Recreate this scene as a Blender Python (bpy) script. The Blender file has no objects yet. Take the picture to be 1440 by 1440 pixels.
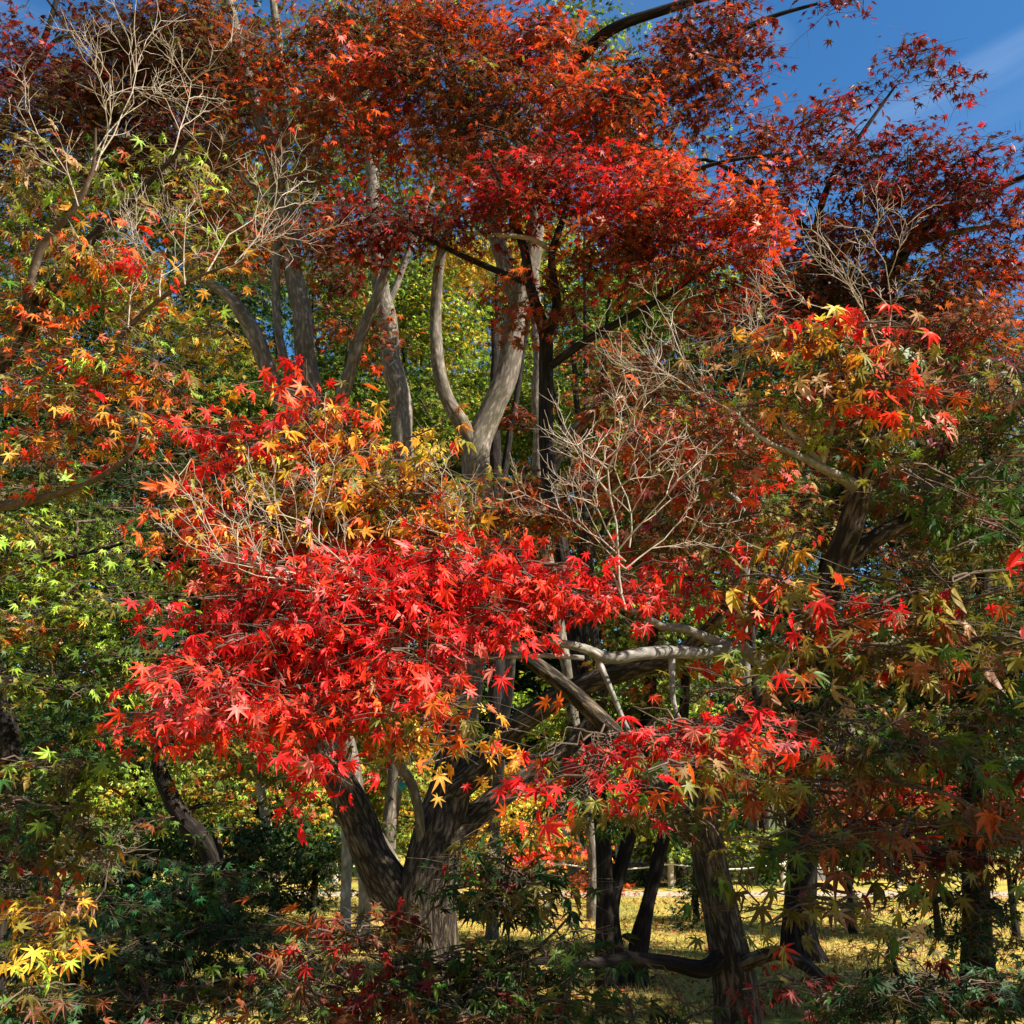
import bpy, math, random
import numpy as np

# ------------------------------------------------------------------ camera, sky, sun, exposure
S = bpy.context.scene
C = S.collection
rng = np.random.default_rng(11)
random.seed(11)
F = 1444.0                      # focal length in pixels of the 1440 px photograph
PITCH = math.radians(16.0)
CAM = np.array([0.0, 0.0, 1.5])
cam_d = bpy.data.cameras.new("camera"); cam = bpy.data.objects.new("camera", cam_d); C.objects.link(cam)
cam.location = CAM; cam.rotation_euler = (math.pi / 2 + PITCH, 0, 0)
cam_d.sensor_width = 36; cam_d.lens = 36 * F / 1440; cam_d.clip_start = 0.05; cam_d.clip_end = 2000
S.camera = cam

SUN_V = np.array([0.74, -0.30, 0.66]); SUN_V /= np.linalg.norm(SUN_V)
SUN_EL = math.asin(SUN_V[2]); SUN_AZ = math.atan2(SUN_V[0], SUN_V[1])
W = bpy.data.worlds.new("World"); S.world = W; W.use_nodes = True
nt = W.node_tree; nt.nodes.clear()
wo = nt.nodes.new("ShaderNodeOutputWorld"); bg = nt.nodes.new("ShaderNodeBackground")
sky = nt.nodes.new("ShaderNodeTexSky"); sky.sky_type = 'NISHITA'; sky.sun_disc = False
sky.sun_elevation = SUN_EL; sky.sun_rotation = SUN_AZ; sky.air_density = 1.0; sky.dust_density = 0.3; sky.ozone_density = 2.5
tc = nt.nodes.new("ShaderNodeTexCoord"); mp = nt.nodes.new("ShaderNodeMapping"); mp.inputs['Scale'].default_value = (1.2, 1.2, 5.0)
nz = nt.nodes.new("ShaderNodeTexNoise"); nz.inputs['Scale'].default_value = 2.2; nz.inputs['Detail'].default_value = 7; nz.inputs['Distortion'].default_value = 0.8
cr = nt.nodes.new("ShaderNodeValToRGB"); cr.color_ramp.elements[0].position = 0.5; cr.color_ramp.elements[1].position = 0.85
cr.color_ramp.elements[1].color = (0.2, 0.2, 0.2, 1)
mx = nt.nodes.new("ShaderNodeMixRGB"); mx.inputs[2].default_value = (6.5, 7.5, 8.5, 1)
nt.links.new(tc.outputs['Generated'], mp.inputs[0]); nt.links.new(mp.outputs[0], nz.inputs['Vector'])
nt.links.new(nz.outputs[0], cr.inputs[0]); nt.links.new(cr.outputs[0], mx.inputs[0]); nt.links.new(sky.outputs[0], mx.inputs[1])
hs = nt.nodes.new("ShaderNodeHueSaturation"); hs.inputs['Saturation'].default_value = 1.3; hs.inputs['Value'].default_value = 1.3
nt.links.new(mx.outputs[0], hs.inputs['Color']); nt.links.new(hs.outputs[0], bg.inputs[0]); nt.links.new(bg.outputs[0], wo.inputs[0])
bg.inputs[1].default_value = 0.05
sl = bpy.data.lights.new("sun", 'SUN'); so = bpy.data.objects.new("sun", sl); C.objects.link(so)
sl.energy = 5.0; sl.angle = math.radians(0.5); sl.color = (1.0, 0.93, 0.82)
from mathutils import Vector
so.rotation_euler = Vector(SUN_V).to_track_quat('Z', 'Y').to_euler(); so.location = (20, -5, 20)
S.view_settings.view_transform = 'Standard'; S.view_settings.look = 'None'
S.view_settings.gamma = 1; S.view_settings.exposure = 1.5; S.view_settings.use_curve_mapping = False
S.render.engine = 'CYCLES'
S.cycles.max_bounces = 6; S.cycles.diffuse_bounces = 2; S.cycles.transmission_bounces = 4; S.cycles.transparent_max_bounces = 4

# ------------------------------------------------------------------ helpers
FWD = np.array([0, math.cos(PITCH), math.sin(PITCH)]); UP = np.array([0, -math.sin(PITCH), math.cos(PITCH)])
def at(px, py, Y):
    d = FWD * F + UP * (720 - py) + np.array([1., 0, 0]) * (px - 720)
    return CAM + d * (Y / d[1])
def depth(p): return (np.asarray(p) - CAM) @ FWD
def norm(a): return a / np.maximum(np.linalg.norm(a, axis=-1, keepdims=True), 1e-9)

def tag(o, label=None, cat=None, group=None, kind=None):
    if label: o['label'] = label
    if cat: o['category'] = cat
    if group: o['group'] = group
    if kind: o['kind'] = kind
    return o
def empty(name, loc, label, cat, group=None):
    o = bpy.data.objects.new(name, None); C.objects.link(o); o.location = [float(v) for v in loc]
    o.empty_display_size = 0.2
    return tag(o, label, cat, group)

def mesh_obj(name, V, faces, mat, parent=None, col=None, vec=None, nside=3, smooth=True):
    """one mesh object from numpy arrays (faces all with nside corners)"""
    me = bpy.data.meshes.new(name)
    V = np.asarray(V, np.float64); faces = np.asarray(faces, np.int32)
    if parent is not None: V = V - np.array(parent.location)
    me.vertices.add(len(V)); me.vertices.foreach_set("co", V.astype(np.float32).ravel())
    me.loops.add(faces.size); me.loops.foreach_set("vertex_index", faces.ravel())
    me.polygons.add(len(faces)); me.polygons.foreach_set("loop_start", np.arange(0, faces.size, nside, dtype=np.int32))
    if col is not None:
        a = me.color_attributes.new("Col", 'FLOAT_COLOR', 'POINT')
        a.data.foreach_set("color", np.concatenate([col, np.ones((len(col), 1))], 1).astype(np.float32).ravel())
    if vec is not None:
        a = me.attributes.new("bk", 'FLOAT_VECTOR', 'POINT'); a.data.foreach_set("vector", np.asarray(vec, np.float32).ravel())
    me.update(calc_edges=True)
    if not smooth: me.shade_flat()
    me.materials.append(mat)
    o = bpy.data.objects.new(name, me); C.objects.link(o)
    if parent is not None: o.parent = parent
    return o

def tubes(P, R, sides, lump=0.0):
    """P[n,k,3] centre lines, R[n,k] radii -> vertices, quads, bark coordinates"""
    P = np.asarray(P, float); R = np.asarray(R, float); n, k, _ = P.shape
    T = norm(np.gradient(P, axis=1))
    m = norm(P[:, -1] - P[:, 0])
    ref = np.where(np.abs(m[:, 1:2]) < 0.75, np.array([[0.08, 1., 0.05]]), np.array([[0.1, 0.05, 1.]]))[:, None, :]
    U = norm(np.cross(T, np.broadcast_to(ref, T.shape))); Vv = np.cross(T, U)
    th = np.arange(sides) * 2 * math.pi / sides
    L = np.concatenate([np.zeros((n, 1)), np.cumsum(np.linalg.norm(np.diff(P, axis=1), axis=2), 1)], 1)
    rr = np.repeat(R[:, :, None], sides, 2)
    if lump:
        f = np.zeros_like(rr)
        for q in range(5):
            a = rng.integers(1, 5); w = rng.uniform(1.0, 7.0); ph = rng.uniform(0, 6.28, (n, 1, 1))
            f += np.sin(a * th[None, None] + w * L[:, :, None] + ph) / 2.2
        rr = rr * (1 + lump * f)
    c, s = np.cos(th), np.sin(th)
    ring = P[:, :, None] + rr[..., None] * (c[:, None] * U[:, :, None] + s[:, None] * Vv[:, :, None])
    off = rng.uniform(0, 50, (n, 1, 1))
    bk = np.stack([rr * c + off, rr * s, np.repeat(L[:, :, None], sides, 2)], -1)
    idx = np.arange(n * k * sides).reshape(n, k, sides)
    a = idx[:, :-1]; b = idx[:, 1:]
    q = np.stack([a, np.roll(a, -1, 2), np.roll(b, -1, 2), b], -1).reshape(-1, 4)
    return ring.reshape(-1, 3), q, bk.reshape(-1, 3)

def catmull(pts, step):
    P = np.asarray(pts, float)
    E = np.concatenate([[2 * P[0] - P[1]], P, [2 * P[-1] - P[-2]]])
    out = []
    for i in range(len(P) - 1):
        p0, p1, p2, p3 = E[i:i + 4]
        n = max(2, int(np.linalg.norm((p2 - p1)[:3]) / step))
        t = np.arange(n)[:, None] / n
        out.append(0.5 * (2 * p1 + (p2 - p0) * t + (2 * p0 - 5 * p1 + 4 * p2 - p3) * t ** 2 + (3 * p1 - p0 - 3 * p2 + p3) * t ** 3))
    out.append(P[-1:])
    return np.concatenate(out)

# ------------------------------------------------------------------ materials
def new_mat(name):
    m = bpy.data.materials.new(name); m.use_nodes = True
    n = m.node_tree; b = n.nodes["Principled BSDF"]
    return m, n, b
def leaf_material(name, trans=0.38, rough=0.5):
    m, n, b = new_mat(name)
    at_ = n.nodes.new("ShaderNodeAttribute"); at_.attribute_name = "Col"
    tr = n.nodes.new("ShaderNodeBsdfTranslucent"); mix = n.nodes.new("ShaderNodeMixShader"); mix.inputs[0].default_value = trans
    out = n.nodes["Material Output"]
    b.inputs['Roughness'].default_value = rough; b.inputs['Specular IOR Level'].default_value = 0.28
    tc = n.nodes.new("ShaderNodeTexCoord"); no = n.nodes.new("ShaderNodeTexNoise"); no.inputs['Scale'].default_value = 55; no.inputs['Detail'].default_value = 4
    cr = n.nodes.new("ShaderNodeValToRGB"); cr.color_ramp.elements[0].position = .34; cr.color_ramp.elements[0].color = (.62, .54, .46, 1); cr.color_ramp.elements[1].position = .5
    mm = n.nodes.new("ShaderNodeMixRGB"); mm.blend_type = 'MULTIPLY'; mm.inputs[0].default_value = 1
    n.links.new(tc.outputs['Object'], no.inputs['Vector']); n.links.new(no.outputs[0], cr.inputs[0]); n.links.new(at_.outputs['Color'], mm.inputs[1]); n.links.new(cr.outputs[0], mm.inputs[2])
    n.links.new(mm.outputs[0], b.inputs['Base Color']); n.links.new(mm.outputs[0], tr.inputs['Color'])
    n.links.new(b.outputs[0], mix.inputs[1]); n.links.new(tr.outputs[0], mix.inputs[2]); n.links.new(mix.outputs[0], out.inputs['Surface'])
    return m
LEAF = leaf_material("maple_leaf")
def bark_material(name, c1, c2, sc=(26, 26, 3.0), strength=0.9, dist=0.03):
    m, n, b = new_mat(name)
    a = n.nodes.new("ShaderNodeAttribute"); a.attribute_name = "bk"
    mp = n.nodes.new("ShaderNodeMapping"); mp.inputs['Scale'].default_value = sc
    n0 = n.nodes.new("ShaderNodeTexNoise"); n0.inputs['Scale'].default_value = .9; n0.inputs['Detail'].default_value = 3
    va = n.nodes.new("ShaderNodeVectorMath"); va.operation = 'MULTIPLY_ADD'; va.inputs[1].default_value = (1.5, 1.5, 1.1)
    vo = n.nodes.new("ShaderNodeTexVoronoi"); vo.feature = 'DISTANCE_TO_EDGE'; vo.inputs['Scale'].default_value = 1.0
    nf = n.nodes.new("ShaderNodeTexNoise"); nf.inputs['Scale'].default_value = 1.1; nf.inputs['Detail'].default_value = 9; nf.inputs['Distortion'].default_value = .5; nf.inputs['Roughness'].default_value = .65
    nz = n.nodes.new("ShaderNodeMath"); nz.operation = 'MULTIPLY_ADD'; nz.inputs[1].default_value = .55
    n.links.new(mp.outputs[0], n0.inputs['Vector']); n.links.new(n0.outputs['Color'], va.inputs[0]); n.links.new(mp.outputs[0], va.inputs[2])
    n.links.new(va.outputs[0], vo.inputs['Vector']); n.links.new(mp.outputs[0], nf.inputs['Vector'])
    hf = n.nodes.new("ShaderNodeMath"); hf.operation = 'MULTIPLY'; hf.inputs[1].default_value = .95
    n.links.new(nf.outputs[0], hf.inputs[0]); n.links.new(vo.outputs['Distance'], nz.inputs[0]); n.links.new(hf.outputs[0], nz.inputs[2])
    n2 = n.nodes.new("ShaderNodeTexNoise"); n2.inputs['Scale'].default_value = 5.0; n2.inputs['Detail'].default_value = 4
    cr = n.nodes.new("ShaderNodeValToRGB"); e = cr.color_ramp.elements
    e[0].position = 0.5; e[0].color = (*c1, 1); e[1].position = 0.86; e[1].color = (*c2, 1)
    mx = n.nodes.new("ShaderNodeMixRGB"); mx.blend_type = 'MULTIPLY'; mx.inputs[0].default_value = 0.6
    c3 = n.nodes.new("ShaderNodeValToRGB"); c3.color_ramp.elements[0].position = 0.35; c3.color_ramp.elements[0].color = (0.42, 0.5, 0.34, 1); c3.color_ramp.elements[1].position = 0.65
    bp = n.nodes.new("ShaderNodeBump"); bp.inputs['Strength'].default_value = strength; bp.inputs['Distance'].default_value = dist
    L = n.links.new
    L(a.outputs['Vector'], mp.inputs[0]); L(a.outputs['Vector'], n2.inputs['Vector'])
    L(nz.outputs[0], cr.inputs[0]); L(n2.outputs[0], c3.inputs[0]); L(cr.outputs[0], mx.inputs[1]); L(c3.outputs[0], mx.inputs[2])
    L(mx.outputs[0], b.inputs['Base Color']); L(nz.outputs[0], bp.inputs['Height']); L(bp.outputs[0], b.inputs['Normal'])
    b.inputs['Roughness'].default_value = 0.9; b.inputs['Specular IOR Level'].default_value = 0.15
    return m
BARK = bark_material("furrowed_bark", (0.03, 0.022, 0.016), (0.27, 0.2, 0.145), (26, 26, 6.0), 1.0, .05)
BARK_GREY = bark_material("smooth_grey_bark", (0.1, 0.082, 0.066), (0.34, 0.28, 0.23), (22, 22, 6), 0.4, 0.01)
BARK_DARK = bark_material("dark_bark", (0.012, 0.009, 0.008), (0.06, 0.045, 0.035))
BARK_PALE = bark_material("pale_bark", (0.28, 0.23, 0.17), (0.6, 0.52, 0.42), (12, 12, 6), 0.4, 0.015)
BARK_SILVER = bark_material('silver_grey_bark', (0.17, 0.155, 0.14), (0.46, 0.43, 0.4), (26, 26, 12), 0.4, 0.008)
TWIG = bark_material("brown_twig", (0.09, 0.06, 0.045), (0.2, 0.14, 0.1), (30, 30, 20), 0.2, 0.004)
TWIG_PALE = bark_material("bleached_twig", (0.36, 0.28, 0.22), (0.64, 0.54, 0.44), (30, 30, 20), 0.2, 0.004)
def plain(name, c, rough=0.7, vary=0.25, scale=8):
    m, n, b = new_mat(name)
    t = n.nodes.new("ShaderNodeTexCoord"); nz = n.nodes.new("ShaderNodeTexNoise"); nz.inputs['Scale'].default_value = scale; nz.inputs['Detail'].default_value = 5
    cr = n.nodes.new("ShaderNodeValToRGB"); cr.color_ramp.elements[0].position = 0.3; cr.color_ramp.elements[1].position = 0.7
    cr.color_ramp.elements[0].color = (*[v * (1 - vary) for v in c], 1); cr.color_ramp.elements[1].color = (*[min(1, v * (1 + vary)) for v in c], 1)
    n.links.new(t.outputs['Object'], nz.inputs['Vector']); n.links.new(nz.outputs[0], cr.inputs[0]); n.links.new(cr.outputs[0], b.inputs['Base Color'])
    b.inputs['Roughness'].default_value = rough
    return m

# ------------------------------------------------------------------ leaves
def lobed(angles, lens, width, notch, shoulders):
    pts = [(0., 0., 0.)]
    ang = [math.radians(a) for a in angles]
    def pol(a, r, z): return (r * math.sin(a), r * math.cos(a), z)
    for i, (a, l) in enumerate(zip(ang, lens)):
        if i > 0:
            am = (ang[i - 1] + a) / 2; pts.append(pol(am, notch * min(lens[i - 1], l), 0.02))
        if shoulders: pts.append(pol(a - width / l ** .3, 0.56 * l, -0.03))
        pts.append(pol(a, l, -0.26 * l * l))
        if shoulders: pts.append(pol(a + width / l ** .3, 0.56 * l, -0.03))
    n = len(pts)
    tri = [(0, j, j + 1) for j in range(1, n - 1)]
    return np.array(pts), np.array(tri)
NEAR_LEAF = lobed([-118, -78, -38, 0, 38, 78, 118], [.42, .74, .95, 1., .95, .74, .42], 0.16, 0.34, True)
MID_LEAF = lobed([-112, -74, -37, 0, 37, 74, 112], [.45, .76, .95, 1., .95, .76, .45], 0, 0.42, False)
FAR_LEAF = lobed([-85, -42, 0, 42, 85], [.7, .9, 1., .9, .7], 0, 0.5, False)

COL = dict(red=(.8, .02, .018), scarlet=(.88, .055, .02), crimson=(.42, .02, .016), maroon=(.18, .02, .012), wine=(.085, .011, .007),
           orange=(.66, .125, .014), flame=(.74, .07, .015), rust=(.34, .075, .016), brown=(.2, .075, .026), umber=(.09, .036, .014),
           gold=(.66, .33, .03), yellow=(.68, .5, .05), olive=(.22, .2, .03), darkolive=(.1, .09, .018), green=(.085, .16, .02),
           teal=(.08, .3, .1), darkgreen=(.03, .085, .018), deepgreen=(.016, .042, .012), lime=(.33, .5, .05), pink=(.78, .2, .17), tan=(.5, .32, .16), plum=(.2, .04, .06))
PAL = dict(
    red=dict(red=5, scarlet=4, crimson=1.6, pink=1.1), redgold=dict(scarlet=1.8, orange=3, gold=3, red=.7, yellow=1.4, olive=1.4),
    yellowmix=dict(gold=3.4, yellow=2.6, orange=1.8, olive=2.6, scarlet=.7, red=.3, tan=.6), rosy=dict(rust=2.4, olive=3, pink=.7, orange=1.6, tan=.9, crimson=.7, scarlet=.8, brown=1), sunolive=dict(olive=4, gold=1.6, tan=1.3, green=1.6, orange=1, scarlet=.7, pink=.4), redgreen=dict(red=1.1, scarlet=.7, rust=1.5, olive=4, orange=1.2, crimson=.8, tan=1.1, green=1),
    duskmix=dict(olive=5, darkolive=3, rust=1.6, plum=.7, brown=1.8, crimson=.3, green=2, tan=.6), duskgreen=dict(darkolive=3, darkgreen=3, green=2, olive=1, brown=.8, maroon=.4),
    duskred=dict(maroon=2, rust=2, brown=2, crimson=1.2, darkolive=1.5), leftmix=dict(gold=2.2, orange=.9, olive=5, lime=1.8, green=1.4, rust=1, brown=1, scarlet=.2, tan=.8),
    leftred=dict(scarlet=1.2, red=.6, orange=2.2, gold=2.6, olive=3.8, lime=.6, rust=1.2, tan=.6), olive=dict(olive=4, lime=1.6, gold=1.2, green=1.5, rust=.6),
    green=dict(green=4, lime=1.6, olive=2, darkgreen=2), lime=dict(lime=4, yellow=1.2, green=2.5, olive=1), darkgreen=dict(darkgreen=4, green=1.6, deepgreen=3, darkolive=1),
    yellow=dict(yellow=4, gold=2, lime=2, olive=1), bronze=dict(rust=3, brown=3, umber=2, orange=1, olive=1.2, flame=.4), umber=dict(umber=4, wine=1.6, brown=1.6, darkolive=1.5, maroon=1),
    flame=dict(flame=4, orange=4, scarlet=2, rust=2), rusty=dict(rust=5, flame=2, orange=2.6, brown=2.4, crimson=.3), crimson=dict(crimson=4, red=1.2, maroon=2.4, scarlet=.7, rust=1.6),
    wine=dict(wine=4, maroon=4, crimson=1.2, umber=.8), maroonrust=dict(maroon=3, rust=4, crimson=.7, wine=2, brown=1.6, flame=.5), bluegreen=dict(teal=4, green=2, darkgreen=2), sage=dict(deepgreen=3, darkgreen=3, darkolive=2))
def palette(name, n):
    p = PAL[name]; k = np.array([COL[c] for c in p]); w = np.array(list(p.values())); w = w / w.sum()
    return k[rng.choice(len(w), n, p=w)]

COV = dict(near=2.1, mid=2.2, far=2.8)
def pad(px, py, Y, rx, ry, dY, cov, span, pal, droop=.45, form='mid', world=None):
    """one clump of foliage: centre and half sizes in pixels at distance Y, depth half size dY in metres, leaf span in pixels"""
    d = depth(at(px, py, Y)); u = d / F
    c = at(px, py, Y) if world is None else np.array(world)
    if form == 'near': span *= 1.12
    area = rx * ry
    k = dict(near=1.2, mid=1.0, far=.6)[form] * span
    rx = max(.5 * rx, rx - k); ry = max(.6 * ry, ry - .4 * k)
    n = max(6, int(cov * COV[form] * math.pi * (area * .4 + rx * ry * .6) / (0.2 * span * span)))
    return dict(c=c, r=np.array([rx * u, dY, ry * u]), n=n, span=span * u, pal=pal, droop=droop, form=form)

def nearest(nodes, pts):
    out = np.empty(len(pts), int)
    for i in range(0, len(pts), 400):
        out[i:i + 400] = np.argmin(((pts[i:i + 400, None] - nodes[None]) ** 2).sum(2), 1)
    return out

def arc(a, b, k, sag, wob):
    """curved lines from a[n,3] to b[n,3] with k points"""
    t = np.linspace(0, 1, k)[None, :, None]
    d = np.linalg.norm(b - a, axis=1)[:, None, None]
    P = a[:, None] * (1 - t) + b[:, None] * t
    P[:, :, 2:3] += sag * d * np.sin(math.pi * t)
    j = rng.normal(0, 1, (len(a), k, 3)) * wob * d; j[:, 0] = 0; j[:, -1] = 0
    return P + j

class Grow:
    """collects limbs, twigs and leaves of one tree, then builds its parts"""
    def __init__(s, name, base, label, cat='tree', group=None):
        s.root = empty(name, base, label, cat, group); s.nodes = []; s.noder = []; s.tw = []
        s.base = np.array(base, float)
    def limb(s, pts, mat=BARK, name='limb', sides=14, lump=.05, step=.1, flare=0, world=False, label=None):
        P = []
        for p in pts:
            if len(p) == 5:   q = np.array(p[:3]); r = p[3]                        # world point, radius, marker
            else:             q = at(*p[:3]); r = p[3] / 2 * depth(q) / F
            P.append((*q, r))
        cv = catmull(P, step); R = np.maximum(cv[:, 3], .0015)
        if flare:
            z = cv[:, 2]; R = R * (1 + flare * np.exp(-np.maximum(z, 0) / .22))
        k = len(cv); ss = np.cumsum(np.r_[0, np.linalg.norm(np.diff(cv[:, :3], axis=0), axis=1)])
        for ax in (0, 1):
            cv[:, ax] += R * .16 * np.sin(ss * rng.uniform(2, 6) + rng.uniform(0, 6)) * np.minimum(1, ss / .3)
        V, q, bk = tubes(cv[None, :, :3], R[None], sides, lump)
        o = mesh_obj(name, V, q, mat, s.root, vec=bk, nside=4)
        if label: o['label'] = label
        s.nodes.append(cv[:, :3]); s.noder.append(R)
        return o
    def crown(s, pads, name='crown', label=None, sub=5, twigs=True, per=13, spread=2.5, tmat=None, tthick=1.0):
        if name == 'foliage' and len(pads) > 1:
            for p in pads: s.crown([p], name, label, sub, twigs, per, spread, tmat, tthick)
            return
        nodes = np.concatenate(s.nodes)
        LP = {k: [] for k in ('near', 'mid', 'far')}
        for p in pads:
            c, r, n = p['c'], p['r'], p['n']; sp = p['span']
            # a stem from the nearest limb into the clump, boughs forking off it
            ks = sub if twigs else 1
            hub = c + rng.uniform(-.25, .25, 3) * r
            a0 = nodes[nearest(nodes, (c + (0, 0, -r[2] * .3))[None])]
            stem = arc(a0, hub[None], 12, .08, .03)
            tgt = c + rng.uniform(-.8, .8, (ks, 3)) * r
            f0 = stem[0, rng.integers(5, 12, ks)]
            bough = arc(f0, tgt, 9, .10, .04)
            if twigs:
                L = np.linalg.norm(hub - a0[0])
                r0 = np.clip(L * .008, .004, .022) * tthick
                s.tw.append((stem, (r0 * np.linspace(1, .6, 12))[None], 7))
                s.tw.append((bough, np.full((ks, 1), r0) * np.linspace(.6, .25, 9), 5))
            bough = np.concatenate([bough.reshape(-1, 3), stem[0, 6:]])
            bn = bough.reshape(-1, 3)
            # sprays: flat layered fans of leaves
            ns = max(1, int(round(n / per)))
            q = rng.normal(0, 1, (ns, 3)); q = norm(q) * rng.uniform(0, 1, (ns, 1)) ** .42
            cc = c + q * r
            if p['form'] == 'mid':
                lay = max(.16, 1.15 * sp * spread * .75); ph = rng.uniform(0, 1)
                zz = q[:, 2] * r[2] - .22 * (q[:, 0] ** 2 + q[:, 1] ** 2) * min(r[0], .8)
                cc[:, 2] = c[2] + (np.round(zz / lay + ph) - ph) * lay + rng.normal(0, .12, ns) * lay
            st = bn[nearest(bn, cc)]
            o = cc - st + q * r * .6; o[:, 2] *= .25; o = norm(o + rng.normal(0, .35, (ns, 3)) * np.array([1, 1, .25]))
            up = norm(np.array([0, 0, 1.]) + rng.normal(0, .22, (ns, 3)) + q * np.array([.35, .35, 0]))
            side = norm(np.cross(o, up)); up = np.cross(side, o)
            R = sp * spread * rng.uniform(.7, 1.25, (ns, 1))
            scol = palette(p['pal'], ns)
            a = rng.uniform(-1, 1, (ns, per)); b = rng.uniform(-1, 1, (ns, per)) * (1 - .4 * np.abs(a)) * .75
            h = -.32 * (a * a + b * b) * .6 + rng.normal(0, .11 if p['form'] == 'near' else .06, (ns, per))
            P = cc[:, None] + (R * a)[..., None] * o[:, None] + (R * b)[..., None] * side[:, None] + (R * h)[..., None] * up[:, None]
            D = (a + 1.25)[..., None] * o[:, None] + 1.2 * b[..., None] * side[:, None]
            D = norm(D); D = norm(D * (1 - p['droop']) + np.array([0, 0, -1.]) * p['droop'] * rng.uniform(.4, 1.5, (ns, per, 1)) + rng.normal(0, .28, (ns, per, 3)))
            N = up[:, None] + rng.normal(0, .38, (ns, per, 3)); N = norm(N - (N * D).sum(-1, keepdims=True) * D)
            lc = np.where(rng.uniform(0, 1, (ns, per, 1)) < .74, scol[:, None], palette(p['pal'], ns * per).reshape(ns, per, 3))
            lc = lc * rng.uniform(.72, 1.25, (ns, per, 1)) * rng.uniform(.88, 1.12, (ns, per, 3))
            sz = sp * .58 * rng.uniform(.5, 1.25, (ns, per))
            LP[p['form']].append((P.reshape(-1, 3), D.reshape(-1, 3), N.reshape(-1, 3), sz.ravel(), lc.reshape(-1, 3)))
            if twigs and p['form'] != 'far':
                base = cc - o * R * .9
                con = arc(st, base, 6, .06, .03)
                w = np.clip(sp * .028, .0012, .006) * tthick
                s.tw.append((con, np.full((ns, 1), 1.) * np.linspace(1.7, 1., 6) * w, 4))
                mid = arc(base, cc + o * R * .9 - up * R * .2, 4, .02, .02)
                s.tw.append((mid, np.full((ns, 1), 1.) * np.linspace(1., .45, 4) * w, 3))
                if True:
                    ms = 5 if p['form'] == 'near' else 3
                    tt = rng.uniform(-.6, .7, (ns, ms)); sg = np.where(np.arange(ms) % 2 == 0, 1, -1)
                    s0 = cc[:, None] + (R * tt)[..., None] * o[:, None]
                    s1 = s0 + (R * .45)[..., None] * o[:, None] + (R * .55 * sg)[..., None] * side[:, None] - (R * .12)[..., None] * up[:, None]
                    tw = arc(s0.reshape(-1, 3), s1.reshape(-1, 3), 3, .02, .02)
                    s.tw.append((tw, np.ones((ns * ms, 1)) * np.array([[.6, .45, .25]]) * w, 3))
        return leaf_mesh(LP, name, s.root, label)
    def bare(s, starts, name='bare_twigs', mat=TWIG_PALE, label='bare pale leafless twigs'):
        out = []
        for (p, d, L, r, dep) in starts: fractal(np.array(p, float), np.array(d, float), L, r, dep, out)
        P = np.array([q for q, _ in out]); R = np.array([q for _, q in out]) * 1.0
        V, q, bk = tubes(P, R, 5)
        o = mesh_obj(name, V, q, mat, s.root, vec=bk, nside=4); o['label'] = label
        s.nodes.append(P[0])
        return o
    def finish(s, mat=TWIG):
        if not s.tw: return
        Vs, Qs, Bs, off = [], [], [], 0
        for P, R, m in s.tw:
            V, q, bk = tubes(P, R, m); Vs.append(V); Qs.append(q + off); Bs.append(bk); off += len(V)
        mesh_obj('twigs', np.concatenate(Vs), np.concatenate(Qs), mat, s.root, vec=np.concatenate(Bs), nside=4)

def leaf_mesh(LP, name, parent, label=None, mat=None):
    Vs, Fs, Cs, off = [], [], [], 0
    for form, tmpl in (('near', NEAR_LEAF), ('mid', MID_LEAF), ('far', FAR_LEAF)):
        for P, D, N, sz, lc in LP[form]:
            tv, tf = tmpl; X = np.cross(D, N); k = len(tv)
            dr = rng.uniform(-.3, 2.8, len(P))[:, None, None]
            fold = rng.uniform(-.05, .45, len(P))[:, None, None]
            xx = tv[None, :, 0:1]; zz = tv[None, :, 2:3] * dr + np.abs(xx) * fold
            V = P[:, None] + sz[:, None, None] * (xx * X[:, None] + tv[None, :, 1:2] * D[:, None] + zz * N[:, None])
            Vs.append(V.reshape(-1, 3)); Fs.append((tf[None] + np.arange(len(P))[:, None, None] * k).reshape(-1, 3) + off)
            rad = np.clip(np.linalg.norm(tv, axis=1) - .25, 0, 1)[None, :, None]
            tint = np.array([1., .72, .75]) * rng.uniform(.8, 1.1, (len(P), 1, 1))
            Cs.append((lc[:, None] * (1.06 * (1 - rad) + tint * rad)).reshape(-1, 3)); off += len(P) * k
    o = mesh_obj(name, np.concatenate(Vs), np.concatenate(Fs), mat or LEAF, parent, col=np.clip(np.concatenate(Cs), 0, .9), smooth=True)
    if label: o['label'] = label
    return o

def fractal(p, d, L, r, dep, out):
    k = 6; d = d / np.linalg.norm(d); r = max(r, .0016); P = [p]; cur = p; dd = d
    for i in range(k - 1):
        dd = dd + rng.normal(0, .13, 3) + np.array([0, 0, .03]); dd /= np.linalg.norm(dd)
        cur = cur + dd * L / (k - 1); P.append(cur)
    P = np.array(P); out.append((P, np.linspace(r, r * .45, k)))
    if dep <= 0: return
    for t in (2, 4, 5):
        ax = norm(np.cross(dd, rng.normal(0, 1, 3)))
        for sg in (1, -1):
            if rng.uniform() < .3: continue
            an = math.radians(rng.uniform(24, 52)); nd = dd * math.cos(an) + ax * sg * math.sin(an)
            fractal(P[t], nd, L * rng.uniform(.4, .72), r * .62, dep - 1, out)

def ground(px, Y):
    """world point on the lawn seen in column px at distance Y"""
    d = FWD * F; y = Y
    depthv = Y * math.cos(PITCH) + (0 - CAM[2]) * math.sin(PITCH)
    return np.array([(px - 720) / F * depthv, Y, 0.0])
def g5(px, Y, w, z=-.12):
    p = ground(px, Y); return (p[0], p[1], z, w / 2 * depth(p) / F, 0)

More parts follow.
